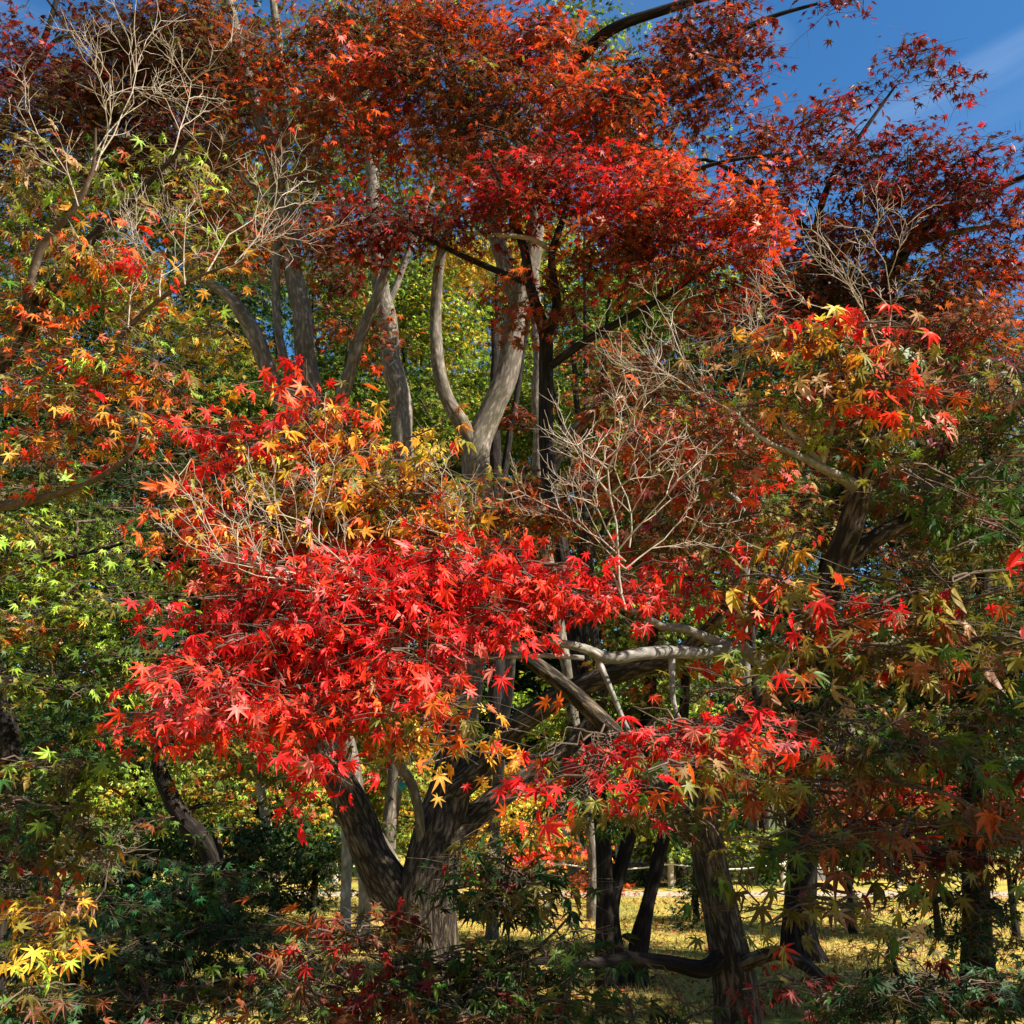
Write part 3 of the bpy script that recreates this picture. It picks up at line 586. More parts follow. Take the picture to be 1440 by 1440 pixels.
# forked grey trunk in the centre with the great orange canopy
b = ground(608, 12); t = Grow('forked_maple', b, 'grey forked trunk in the centre carrying the great orange canopy', 'tree')
t.limb([g5(608, 12, 50), (622, 1200, 12, 46), (650, 1000, 12, 44), (668, 850, 12, 42), (673, 720, 12, 41), (673, 630, 12, 40), (690, 575, 12, 34), (714, 520, 12, 32), (727, 450, 12, 31), (742, 380, 11.9, 28), (752, 320, 11.8, 24), (765, 220, 11.6, 18), (790, 110, 11.2, 13), (820, 10, 11, 8)], BARK_GREY, 'trunk', 18, .05, .1, .35)
t.limb([(673, 650, 12, 26), (650, 600, 11.9, 23), (628, 560, 11.8, 20), (616, 500, 11.8, 18), (612, 430, 11.8, 16), (620, 360, 11.6, 14), (640, 300, 11.3, 10), (650, 250, 11, 6)], BARK_GREY)
t.limb([(731, 440, 12, 20), (714, 385, 12, 24), (698, 340, 12, 21), (690, 290, 12, 16), (660, 200, 11.6, 10), (630, 110, 11.2, 6)], BARK_GREY)
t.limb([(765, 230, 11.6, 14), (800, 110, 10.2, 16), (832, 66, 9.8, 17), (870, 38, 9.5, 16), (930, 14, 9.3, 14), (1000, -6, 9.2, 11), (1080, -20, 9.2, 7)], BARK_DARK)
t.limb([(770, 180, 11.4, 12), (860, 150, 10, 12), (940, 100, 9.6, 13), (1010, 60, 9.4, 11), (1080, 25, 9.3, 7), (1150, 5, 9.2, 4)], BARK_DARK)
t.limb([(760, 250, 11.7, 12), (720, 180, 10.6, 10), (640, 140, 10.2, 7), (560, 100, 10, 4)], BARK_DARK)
t.crown([M(640, 40, 10, 120, 60, .8, 1.9, 17, 'rusty'), M(740, 70, 9.8, 110, 50, .8, 2.0, 17, 'rusty'), M(600, 120, 9.9, 90, 50, .8, 1.5, 17, 'bronze'), M(690, 150, 9.8, 110, 50, .8, 1.8, 17, 'bronze'),
         M(780, 120, 9.4, 60, 35, .6, 2.0, 17, 'flame'), M(860, 170, 9.4, 110, 50, .8, 1.9, 17, 'rusty'), M(840, 150, 9.2, 80, 30, .5, 1.2, 17, 'flame'), M(720, 210, 9.6, 120, 40, .7, 1.5, 17, 'bronze'), M(870, 120, 9.6, 60, 50, .7, 1.2, 17, 'umber'),
         M(900, 215, 9.2, 80, 40, .6, 1.6, 17, 'flame'), M(640, 210, 10, 90, 40, .7, 1.2, 17, 'bronze'), M(560, 30, 10.2, 70, 50, .7, 1.4, 17, 'bronze')], label='orange and rust canopy')
t.crown([M(1010, 40, 9.3, 80, 50, .7, 1.7, 17, 'maroonrust'), M(950, 100, 9.3, 70, 60, .7, 1.3, 17, 'maroonrust'), M(1050, 85, 9.2, 50, 30, .5, 1.3, 17, 'wine'), M(1170, 3, 9.2, 80, 16, .4, 1.3, 17, 'wine'),
         M(1000, 130, 9.3, 60, 40, .6, 1.4, 17, 'maroonrust'), M(960, 30, 9.3, 50, 40, .6, 1.0, 17, 'bronze')], label='maroon outer sprays against the sky')
t.finish()

# slim red maple in front of the forked trunk
b = ground(855, 9.6); t = Grow('crimson_maple', b, 'slim dark-stemmed maple with layered crimson and flame sprays', 'tree')
t.limb([g5(855, 9.6, 26), (840, 1100, 9.6, 22), (800, 850, 9.6, 21), (772, 650, 9.5, 21), (766, 520, 9.4, 21), (765, 470, 9.3, 19), (748, 410, 9.2, 15), (738, 350, 9.1, 12), (718, 300, 9, 10), (705, 260, 8.9, 7), (690, 230, 8.8, 4)], BARK_DARK, 'trunk', 14, .05, .1, .3)
t.limb([(765, 480, 9.3, 15), (783, 430, 9.2, 13), (777, 360, 9.1, 11), (796, 295, 9, 9), (800, 250, 8.9, 6), (830, 230, 8.7, 3)], BARK_DARK)
t.limb([(775, 352, 9.1, 8), (745, 335, 9, 7), (690, 330, 8.9, 6), (640, 325, 8.8, 3)], BARK_PALE, label='short sun-bleached side limb')
t.limb([(766, 520, 9.4, 12), (840, 470, 9, 11), (930, 420, 8.8, 9), (1000, 375, 8.6, 7), (1060, 355, 8.4, 4)], BARK_DARK)
t.limb([(796, 300, 9, 7), (900, 270, 8.8, 6), (1000, 232, 8.6, 6), (1100, 215, 8.5, 4)], BARK_DARK)
t.limb([(745, 400, 9.2, 9), (650, 360, 9, 8), (560, 320, 8.9, 6), (480, 330, 8.8, 3)], BARK_DARK)
t.crown([M(780, 250, 8.8, 120, 40, .7, 2.3, 19, 'crimson'), M(860, 280, 8.7, 70, 50, .6, 1.8, 19, 'red'), M(700, 290, 8.8, 90, 40, .6, 1.8, 19, 'crimson'), M(560, 325, 8.8, 120, 28, .6, 1.7, 18, 'wine'), M(500, 315, 8.8, 80, 26, .5, 1.0, 18, 'crimson'), M(460, 335, 8.8, 80, 30, .5, 1.5, 18, 'maroonrust'),
         M(620, 310, 8.9, 60, 30, .5, 1.5, 18, 'maroonrust')], label='crimson layered sprays')
t.crown([M(930, 290, 8.6, 80, 60, .7, 2.4, 19, 'flame'), M(970, 320, 8.5, 60, 50, .6, 2.0, 19, 'crimson'), M(900, 340, 8.7, 90, 50, .7, 1.7, 19, 'maroonrust'), M(1050, 300, 8.3, 56, 50, .5, 2.6, 19, 'flame'), M(1075, 335, 8.3, 36, 40, .4, 2.4, 19, 'flame'), M(830, 360, 8.8, 60, 40, .6, 1.3, 19, 'rusty'),
         M(980, 380, 8.6, 100, 40, .7, 1.4, 19, 'maroonrust'), M(720, 420, 9.0, 60, 26, .5, 1.4, 18, 'rusty'), M(790, 425, 9.0, 50, 30, .5, 1.2, 18, 'maroonrust')], label='flame orange and maroon drooping sprays')
t.finish()

# slim stem and slanting stem behind
b = ground(836, 15); t = Grow('slim_grey_tree', b, 'slim straight grey stem just behind the crimson maple', 'tree')
t.limb([g5(836, 15, 17), (828, 1150, 15, 15), (790, 900, 15, 16), (762, 720, 15, 17), (757, 600, 15, 18), (757, 500, 15, 16), (752, 400, 15, 13), (745, 300, 15, 8)], BARK_GREY, 'trunk', 12, .04, .2, .3)
t.crown([M(740, 330, 15, 60, 50, .7, .8, 14, 'yellow'), M(660, 360, 15, 50, 40, .6, 1.2, 14, 'yellow')]); t.finish()
b = ground(690, 12.8); t = Grow('slanting_maple', b, 'dark rust maple on a slanting stem beyond the bare twig fan', 'tree')
t.limb([g5(690, 12.8, 16), (700, 1100, 12.8, 15), (735, 800, 12.8, 17), (765, 680, 12.8, 20), (800, 620, 12.8, 18), (840, 570, 12.7, 16), (890, 520, 12.5, 13), (960, 470, 12.2, 8)], BARK_GREY, 'trunk', 12, .04, .2, .3)
t.limb([(780, 650, 12.8, 12), (830, 590, 12.8, 10), (850, 520, 12.7, 8), (845, 460, 12.6, 4)], BARK_DARK)
t.crown([M(860, 500, 12.5, 80, 40, .8, 1.1, 15, 'bronze'), M(920, 545, 12.2, 90, 45, .8, 1.6, 15, 'umber'), M(860, 570, 12.4, 70, 30, .7, 1.3, 15, 'bronze'), M(780, 680, 12.6, 70, 30, .6, 1.3, 15, 'maroonrust'), M(720, 590, 12.6, 40, 22, .5, 1.3, 15, 'maroonrust')]); t.finish()

# broad dark trunk whose maroon canopy stands against the sky
b = ground(1135, 11.3); t = Grow('maroon_maple', b, 'broad dark trunk at the lawn edge under the maroon canopy', 'tree')
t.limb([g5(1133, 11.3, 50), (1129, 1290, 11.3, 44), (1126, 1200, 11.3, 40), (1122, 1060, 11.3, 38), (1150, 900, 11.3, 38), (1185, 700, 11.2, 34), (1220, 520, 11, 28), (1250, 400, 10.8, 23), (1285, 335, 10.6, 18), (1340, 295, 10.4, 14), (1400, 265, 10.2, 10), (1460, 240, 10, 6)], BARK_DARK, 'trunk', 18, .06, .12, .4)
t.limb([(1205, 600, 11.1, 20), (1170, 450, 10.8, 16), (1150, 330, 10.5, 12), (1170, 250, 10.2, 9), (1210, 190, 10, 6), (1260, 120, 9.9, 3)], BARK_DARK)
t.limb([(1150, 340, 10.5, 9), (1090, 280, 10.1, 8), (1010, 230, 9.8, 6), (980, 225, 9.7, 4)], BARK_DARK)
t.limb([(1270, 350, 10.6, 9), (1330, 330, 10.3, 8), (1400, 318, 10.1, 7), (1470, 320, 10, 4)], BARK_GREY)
t.crown([M(1150, 192, 10, 100, 34, .8, 1.4, 18, 'maroonrust'), M(1230, 208, 10, 70, 34, .7, 1.4, 18, 'wine'), M(1290, 241, 10, 90, 40, .8, 1.9, 18, 'wine'), M(1360, 266, 10, 70, 40, .8, 1.7, 18, 'wine'), M(1150, 241, 10, 110, 32, .7, .7, 18, 'wine'),
         M(1230, 276, 10, 110, 36, .8, .7, 18, 'wine'), M(1330, 290, 10, 80, 30, .7, 1.3, 18, 'wine'), M(1420, 300, 10, 50, 50, .7, 1.5, 18, 'wine'), M(1280, 94, 9.9, 66, 20, .4, 1.6, 18, 'wine'), M(1335, 116, 9.9, 44, 14, .4, 1.6, 18, 'wine'),
         M(1220, 110, 9.9, 20, 12, .3, 1.2, 18, 'wine'), M(1425, 241, 9.9, 16, 16, .3, 1.0, 18, 'wine'), M(1060, 206, 9.8, 70, 50, .7, 1.3, 18, 'maroonrust'), M(1090, 266, 9.8, 60, 34, .6, 1.0, 18, 'wine')], label='wine and maroon canopy')
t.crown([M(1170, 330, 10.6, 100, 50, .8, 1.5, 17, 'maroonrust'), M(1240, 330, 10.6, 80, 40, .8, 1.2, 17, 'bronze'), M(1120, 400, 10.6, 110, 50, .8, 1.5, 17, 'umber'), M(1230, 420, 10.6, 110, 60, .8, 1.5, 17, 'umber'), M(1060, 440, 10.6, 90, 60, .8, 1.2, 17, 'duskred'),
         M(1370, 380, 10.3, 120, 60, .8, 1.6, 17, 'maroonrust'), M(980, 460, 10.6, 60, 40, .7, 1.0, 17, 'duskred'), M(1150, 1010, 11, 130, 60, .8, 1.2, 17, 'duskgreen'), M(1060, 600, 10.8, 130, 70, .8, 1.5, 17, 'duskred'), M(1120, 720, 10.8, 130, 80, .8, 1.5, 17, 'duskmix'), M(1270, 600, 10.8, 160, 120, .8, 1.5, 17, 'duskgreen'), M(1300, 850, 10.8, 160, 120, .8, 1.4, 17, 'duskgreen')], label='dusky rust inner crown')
t.finish()

# ------------------------------------------------------------------ the thick furrowed trunk
b = ground(588, 8.8); t = Grow('thick_maple', b, 'thick furrowed trunk dividing into curved limbs beneath the red leaves', 'tree')
t.limb([g5(592, 8.8, 108), (592, 1370, 8.8, 94), (594, 1310, 8.8, 84), (598, 1255, 8.8, 82), (611, 1200, 8.8, 72), (626, 1150, 8.8, 64), (636, 1110, 8.8, 56), (640, 1060, 8.8, 45), (632, 1000, 8.8, 38), (620, 900, 8.8, 30), (600, 800, 8.6, 20), (600, 720, 8.4, 10)], BARK, 'trunk', 36, .06, .045, .3)
t.limb([(584, 1315, 8.8, 60), (572, 1275, 8.8, 66), (549, 1238, 8.8, 60), (524, 1200, 8.8, 52), (504, 1155, 8.8, 50), (482, 1112, 8.7, 44), (452, 1060, 8.6, 38), (415, 990, 8.4, 32), (380, 900, 8.2, 24), (350, 800, 8, 14), (330, 720, 7.8, 7)], BARK, sides=28, step=.05, lump=.05)
t.limb([(640, 1110, 8.8, 46), (672, 1080, 8.7, 38), (712, 1035, 8.6, 35), (765, 995, 8.5, 32), (825, 962, 8.4, 30), (880, 942, 8.3, 30), (925, 932, 8.2, 26), (980, 900, 8, 20), (1040, 830, 7.8, 13), (1080, 760, 7.6, 7)], BARK, sides=24, step=.05)
t.limb([(628, 1180, 8.8, 44), (662, 1150, 8.9, 36), (700, 1122, 9, 34), (736, 1098, 9.1, 30), (790, 1060, 9.2, 24), (840, 1000, 9.3, 18), (860, 930, 9.3, 10)], BARK, sides=20, step=.06)
t.limb([(592, 1200, 8.7, 14), (589, 1150, 8.6, 14), (580, 1105, 8.5, 14), (563, 1075, 8.4, 13), (545, 1045, 8.3, 12), (520, 1000, 8.2, 8), (500, 950, 8, 4)], BARK_GREY, sides=12, step=.05, label='thin bent grey limb')
t.crown([M(700, 720, 8.6, 90, 40, .6, 1.9, 20, 'bronze'), M(770, 745, 8.6, 70, 36, .6, 1.9, 20, 'bronze'), M(640, 720, 8.6, 70, 50, .6, 1.5, 20, 'olive'), M(900, 640, 8, 90, 60, .7, 1.4, 20, 'duskred'), M(980, 640, 7.8, 110, 60, .7, 1.4, 20, 'rusty'),
         M(930, 740, 7.8, 100, 60, .6, 1.2, 20, 'duskred'), M(1040, 720, 7.6, 100, 80, .7, 1.5, 20, 'duskmix'), M(950, 820, 7.8, 80, 50, .6, 1.0, 20, 'duskred'), M(1080, 600, 7.6, 90, 50, .7, 1.3, 20, 'duskmix')], label='rust and bronze mound')
t.finish()
# small teal tag on the thin bent limb
def teal_tag():
    p = at(566, 1106, 8.44); r = .035
    P = np.array([p + (0, -.012, 0), p + (0, -.012, 0), p + (0, -.002, 0), p + (0, .012, 0), p + (0, .012, 0)])
    V, q, _ = tubes(np.array([[p + (0, -.014, 0), p + (0, -.012, 0), p + (0, 0, 0), p + (0, .012, 0), p + (0, .014, 0)]]), np.array([[.001, r * .8, r, r * .8, .001]]), 20)
    o = tag(mesh_obj('tag', V, q, plain('teal_plastic', (.0, .16, .11), .35, .1)), 'small round teal tag hanging beside the thin bent limb', 'tag') if False else None
    r0 = empty('round_tag', p, 'small round teal tag hanging beside the thin bent limb', 'tag')
    mesh_obj('disc', V, q, plain('teal_plastic', (.0, .16, .11), .35, .1), r0, nside=4)
    top = at(576, 1095, 8.46)
    V, q, _ = tubes(arc(np.array([p + (0, 0, r * .9)]), np.array([top]), 5, .0, .0), np.full((1, 5), .003), 5)
    mesh_obj('cord', V, q, plain('pale_cord', (.5, .48, .42), .9), r0, nside=4)
teal_tag()

# twin dark stems
b = ground(880, 9.7); t = Grow('twin_stem_maple', b, 'two dark knobbly stems rising from one base before the lawn', 'tree')
t.limb([g5(874, 9.7, 32), (863, 1340, 9.7, 25), (858, 1290, 9.7, 24), (861, 1262, 9.7, 27), (873, 1225, 9.7, 21), (883, 1180, 9.7, 20), (893, 1130, 9.7, 19), (905, 1050, 9.6, 20), (915, 950, 9.5, 15), (925, 850, 9.4, 9)], BARK_DARK, 'trunk', 18, .09, .06, .3)
t.limb([g5(897, 9.7, 36), (897, 1390, 9.7, 31), (896, 1350, 9.7, 27), (899, 1318, 9.7, 28), (910, 1270, 9.7, 19), (924, 1215, 9.7, 19), (938, 1160, 9.7, 18), (950, 1100, 9.6, 21), (960, 1000, 9.5, 15), (965, 900, 9.4, 9)], BARK_DARK, 'trunk', 18, .1, .06, .3)
t.crown([M(880, 1010, 9.6, 110, 45, .6, 1.0, 18, 'green'), M(930, 930, 9.5, 120, 50, .6, 1.3, 18, 'olive'), M(820, 1100, 9.8, 70, 40, .5, .9, 18, 'darkgreen')]); t.finish()

# dark trunk deep in the shade
b = ground(1375, 9); t = Grow('shaded_maple', b, 'shadowed upright trunk with dark crimson leaves in the shady corner', 'tree')
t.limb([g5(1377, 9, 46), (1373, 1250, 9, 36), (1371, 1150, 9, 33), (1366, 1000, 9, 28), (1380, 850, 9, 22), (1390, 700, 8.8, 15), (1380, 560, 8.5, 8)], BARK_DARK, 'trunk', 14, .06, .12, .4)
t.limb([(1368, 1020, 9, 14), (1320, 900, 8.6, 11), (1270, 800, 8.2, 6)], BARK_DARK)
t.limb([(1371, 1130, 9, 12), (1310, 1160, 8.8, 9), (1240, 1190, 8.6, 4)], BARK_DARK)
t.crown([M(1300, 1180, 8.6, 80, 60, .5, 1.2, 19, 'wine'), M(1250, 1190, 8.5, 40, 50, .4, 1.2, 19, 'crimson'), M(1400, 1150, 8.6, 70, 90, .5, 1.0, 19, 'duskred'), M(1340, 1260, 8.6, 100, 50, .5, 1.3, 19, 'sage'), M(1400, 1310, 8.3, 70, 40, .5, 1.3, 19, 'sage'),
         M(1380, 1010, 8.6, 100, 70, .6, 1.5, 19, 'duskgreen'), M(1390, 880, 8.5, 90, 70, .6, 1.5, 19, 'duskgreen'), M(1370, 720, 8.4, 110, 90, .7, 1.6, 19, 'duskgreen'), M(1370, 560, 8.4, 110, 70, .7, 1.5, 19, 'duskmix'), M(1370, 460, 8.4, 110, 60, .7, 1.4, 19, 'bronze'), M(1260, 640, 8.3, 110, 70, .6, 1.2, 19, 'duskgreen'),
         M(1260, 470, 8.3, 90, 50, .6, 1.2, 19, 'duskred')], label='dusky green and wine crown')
t.finish()

# ------------------------------------------------------------------ left side trees
Nn = lambda px, py, Y, rx, ry, dY, cov, span, pal, droop=.5: pad(px, py, Y, rx, ry, dY, cov, span, pal, droop, 'near')
b = ground(-330, 6.2); t = Grow('orange_maple', b, 'orange and olive maple with tall bare twigs rising from its limbs', 'tree')
t.limb([g5(-330, 6.2, 90), (-280, 1000, 6.2, 70), (-160, 720, 6.1, 50), (-40, 560, 6, 36), (20, 480, 5.9, 24), (70, 410, 5.8, 18), (120, 345, 5.7, 14), (180, 285, 5.6, 10), (240, 225, 5.5, 6), (270, 190, 5.4, 3)], BARK, 'trunk', 16, .05, .1, .3)
t.limb([(5, 500, 5.9, 18), (38, 430, 5.8, 15), (58, 350, 5.7, 12), (100, 300, 5.6, 9), (130, 240, 5.5, 6), (134, 180, 5.4, 3)], TWIG)
t.limb([(-160, 720, 6.1, 24), (-20, 715, 5.8, 16), (90, 692, 5.6, 10), (150, 665, 5.5, 8), (190, 630, 5.4, 5), (200, 560, 5.4, 3)], TWIG)
t.limb([(-60, 580, 6, 20), (60, 560, 5.8, 12), (130, 520, 5.6, 9), (180, 460, 5.5, 7), (240, 410, 5.4, 6), (290, 385, 5.3, 4), (330, 370, 5.2, 2.5)], TWIG)
t.crown([Nn(60, 260, 6, 80, 50, .5, 1.5, 25, 'leftmix'), Nn(30, 340, 6, 80, 60, .5, 1.5, 25, 'leftmix'), Nn(150, 260, 6.3, 90, 40, .5, 1.2, 24, 'olive'), Nn(270, 250, 6.4, 80, 40, .5, 1.3, 24, 'olive'), Nn(140, 370, 6, 110, 60, .5, 1.2, 25, 'leftmix'), Nn(40, 440, 5.9, 90, 60, .5, 1.4, 26, 'leftmix'), Nn(270, 330, 6.3, 70, 50, .5, .9, 24, 'olive')], label='olive and gold upper sprays', tthick=.8)
t.crown([Nn(170, 400, 5.6, 120, 60, .5, .8, 25, 'leftred'), Nn(60, 520, 5.6, 100, 60, .5, 1.3, 26, 'leftred'), Nn(190, 520, 5.6, 110, 60, .5, 1.3, 26, 'leftmix'), Nn(120, 590, 5.5, 120, 40, .5, 1.3, 26, 'leftred'), Nn(240, 600, 5.5, 60, 40, .4, 1.3, 26, 'leftred'), Nn(60, 660, 5.5, 80, 50, .5, 1.2, 26, 'leftred'), Nn(230, 450, 5.8, 70, 50, .5, .9, 25, 'leftmix')], label='orange and scarlet lower sprays', tthick=.8)
v = lambda x, z, y=0: (x, y, z)
t.bare([(at(134, 240, 5.5), v(.05, 1), .62, .0055, 3), (at(110, 290, 5.5), v(-.35, 1), .5, .005, 3), (at(128, 225, 5.5), v(.3, 1, .1), .5, .005, 3), (at(240, 225, 5.5), v(.3, 1), .6, .0055, 3), (at(140, 220, 5.4), v(0.05, 1), .9, .005, 2)])
t.bare([(at(290, 385, 5.3), v(.35, 1), .55, .0055, 3), (at(260, 400, 5.3), v(-.1, 1, -.1), .5, .005, 3), (at(330, 370, 5.2), v(.6, .9), .5, .005, 3), (at(310, 380, 5.2), v(.8, .3), .35, .004, 2), (at(180, 460, 5.4), v(.1, 1, -.2), .45, .005, 3), (at(225, 420, 5.4), v(-.2, 1, .1), .5, .005, 3)])
t.finish()

b = ground(-40, 8.5); t = Grow('green_layered_maple', b, 'layered green maple with thin dark level limbs below the orange one', 'tree')
t.limb([g5(-30, 8.5, 60), (0, 1200, 8.5, 44), (8, 1050, 8.5, 36), (-10, 950, 8.5, 30), (-30, 830, 8.4, 22), (-40, 700, 8.3, 12)], BARK_DARK, 'trunk', 14, .06, .12, .3)
t.limb([(-15, 870, 8.4, 14), (0, 797, 8, 11), (60, 788, 7.7, 9), (120, 778, 7.5, 7), (170, 765, 7.3, 4)], BARK_DARK)
t.limb([(0, 960, 8.5, 12), (60, 950, 8, 9), (150, 950, 7.6, 6), (210, 935, 7.3, 4), (255, 895, 7.1, 2)], TWIG)
t.limb([(-10, 900, 8.4, 12), (80, 880, 8, 8), (140, 850, 7.7, 5)], BARK_DARK)
t.crown([M(60, 770, 7.8, 110, 50, .6, 1.6, 22, 'olive'), M(170, 760, 7.8, 90, 40, .6, 1.5, 22, 'green'), M(80, 850, 7.6, 110, 60, .6, 1.6, 22, 'lime'), M(190, 850, 7.6, 80, 60, .6, 1.5, 22, 'green'), M(60, 950, 7.6, 100, 60, .6, 1.4, 22, 'green'), M(160, 970, 7.6, 100, 60, .6, 1.4, 22, 'green'), M(230, 930, 7.8, 60, 80, .5, 1.2, 22, 'darkgreen'), M(40, 700, 8, 90, 30, .5, 1.3, 22, 'darkgreen'), M(230, 690, 8.6, 110, 40, .6, 1.8, 18, 'sage'), M(90, 620, 9, 120, 60, .6, 1.4, 19, 'sage'), M(200, 560, 9.2, 110, 60, .6, 1.2, 19, 'darkgreen'), M(330, 660, 9.4, 80, 50, .6, 1.5, 18, 'darkgreen'),
         M(40, 880, 7.2, 50, 50, .3, .5, 24, 'leftred')]); t.finish()

b = ground(240, 6.6); t = Grow('low_green_maple', b, 'low leafy green maple bush in front of the dark leaning trunk', 'bush')
t.limb([g5(240, 6.6, 26), (250, 1400, 6.6, 20), (262, 1330, 6.5, 14), (290, 1260, 6.5, 8), (320, 1210, 6.4, 4)], BARK_DARK, 'trunk', 10, .05, .06, .2)
t.limb([(250, 1400, 6.6, 12), (200, 1320, 6.4, 9), (140, 1250, 6.2, 4)], BARK_DARK)
t.crown([M(290, 1225, 6.4, 80, 34, .4, 1.9, 24, 'bluegreen', .4), M(230, 1270, 6.3, 110, 50, .4, 1.7, 24, 'bluegreen', .4), M(320, 1300, 6.3, 90, 60, .4, 1.6, 24, 'darkgreen', .4), M(200, 1370, 6.2, 130, 60, .4, 1.7, 24, 'darkgreen', .4), M(350, 1390, 6.1, 110, 60, .4, 1.6, 24, 'sage', .4), M(140, 1220, 6.4, 60, 40, .4, 1.2, 24, 'darkgreen', .4)]); t.finish()

b = ground(-260, 4.6); t = Grow('yellow_leaved_maple', b, 'drooping yellow and orange leaf sprays in the lower corner', 'tree')
t.limb([g5(-300, 4.6, 60), (-230, 1300, 4.6, 42), (-150, 1180, 4.5, 28), (-60, 1150, 4.4, 16), (20, 1130, 4.3, 9), (100, 1130, 4.2, 5)], BARK_DARK, 'trunk', 12, .05, .08, .3)
t.limb([(-180, 1230, 4.5, 16), (-70, 1270, 4.4, 11), (20, 1280, 4.3, 7), (90, 1270, 4.2, 4)], TWIG)
t.crown([Nn(60, 1080, 4.3, 120, 34, .3, 1.5, 34, 'duskgreen'), Nn(100, 1075, 4.1, 80, 26, .25, 1.2, 34, 'olive'), Nn(60, 1140, 4.2, 100, 50, .3, 1.4, 34, 'duskgreen')], label='olive drooping upper sprays')
t.crown([Nn(50, 1210, 4.1, 80, 40, .3, 1.3, 34, 'duskred'), Nn(60, 1275, 4.1, 70, 40, .3, 1.7, 34, 'yellowmix'), Nn(50, 1330, 4.1, 80, 34, .3, 1.6, 34, 'yellow'), Nn(60, 1400, 4.1, 100, 50, .3, 1.4, 34, 'duskgreen'), Nn(120, 1180, 4.2, 50, 26, .25, 1.0, 34, 'leftred')], label='yellow and orange lower sprays')
t.finish()

b = ground(90, 5.6); t = Grow('low_green_maple', b, 'low dusky olive maple bush under the yellow leaves', 'bush')
t.limb([g5(90, 5.6, 22), (95, 1420, 5.6, 16), (110, 1370, 5.5, 11), (130, 1320, 5.4, 5)], BARK_DARK, 'trunk', 10, .05, .06, .2)
t.crown([M(60, 1350, 5.6, 130, 50, .4, 1.8, 28, 'duskgreen', .5), M(160, 1330, 5.6, 100, 50, .4, 1.6, 28, 'darkgreen', .5), M(100, 1420, 5.4, 170, 50, .4, 2.0, 28, 'sage', .5), M(260, 1430, 5.4, 130, 40, .4, 1.8, 28, 'duskgreen', .5), M(20, 1240, 5.8, 80, 50, .4, 1.3, 27, 'darkgreen', .5), M(160, 1180, 6, 70, 40, .4, 1.2, 26, 'duskgreen', .5)]); t.finish()
# low dusky sprays along the bottom
b = ground(560, 5.4); t = Grow('low_dusky_maple', b, 'low dusky green and maroon maple hiding the foot of the thick trunk', 'bush')
t.limb([g5(590, 5.4, 20), (592, 1420, 5.3, 15), (580, 1370, 5.2, 11), (560, 1330, 5.1, 7), (600, 1290, 5, 4)], BARK_PALE, 'trunk', 10, .05, .06, .2)
t.limb([(590, 1430, 5.3, 10), (680, 1390, 5.1, 8), (760, 1330, 4.9, 5), (800, 1290, 4.8, 3)], TWIG)
t.limb([(588, 1430, 5.3, 10), (500, 1380, 5.1, 8), (430, 1340, 4.9, 5)], TWIG)
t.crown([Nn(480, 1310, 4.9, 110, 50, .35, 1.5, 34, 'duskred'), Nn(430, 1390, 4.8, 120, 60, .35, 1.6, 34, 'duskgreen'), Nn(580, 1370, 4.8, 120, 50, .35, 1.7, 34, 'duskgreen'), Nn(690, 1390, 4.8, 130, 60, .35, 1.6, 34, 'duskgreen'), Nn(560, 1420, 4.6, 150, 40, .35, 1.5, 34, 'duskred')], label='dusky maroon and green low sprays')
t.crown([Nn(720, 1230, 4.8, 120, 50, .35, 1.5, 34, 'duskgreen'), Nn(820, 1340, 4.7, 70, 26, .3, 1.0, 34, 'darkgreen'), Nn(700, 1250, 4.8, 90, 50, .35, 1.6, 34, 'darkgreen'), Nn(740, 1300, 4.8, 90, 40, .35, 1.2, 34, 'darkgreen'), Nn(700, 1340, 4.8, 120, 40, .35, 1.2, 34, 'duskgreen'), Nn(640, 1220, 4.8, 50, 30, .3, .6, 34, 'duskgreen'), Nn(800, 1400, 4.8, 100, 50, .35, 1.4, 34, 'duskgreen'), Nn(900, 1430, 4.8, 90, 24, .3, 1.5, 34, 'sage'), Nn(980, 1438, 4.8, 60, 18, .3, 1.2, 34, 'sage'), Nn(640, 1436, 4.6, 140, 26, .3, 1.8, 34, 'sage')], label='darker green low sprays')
t.finish()
b = ground(1270, 5.6); t = Grow('dark_sapling', b, 'dark sapling silhouetted against the sunlit lawn', 'bush')
t.limb([g5(1290, 5.6, 16), (1285, 1420, 5.6, 12), (1262, 1370, 5.5, 8), (1245, 1310, 5.4, 4)], BARK_DARK, 'trunk', 8, .05, .06, .2)
t.limb([(1285, 1420, 5.6, 10), (1360, 1390, 5.5, 7), (1420, 1370, 5.4, 4)], BARK_DARK)
t.crown([Nn(1245, 1325, 5.4, 30, 30, .25, 1.5, 30, 'sage'), Nn(1260, 1400, 5.4, 110, 44, .35, 2.0, 30, 'sage'), Nn(1390, 1400, 5.4, 110, 50, .35, 2.0, 30, 'sage'), Nn(1320, 1380, 5.5, 70, 24, .3, 1.6, 30, 'wine'), Nn(1180, 1410, 5.5, 60, 40, .3, 1.6, 30, 'sage')]); t.finish()

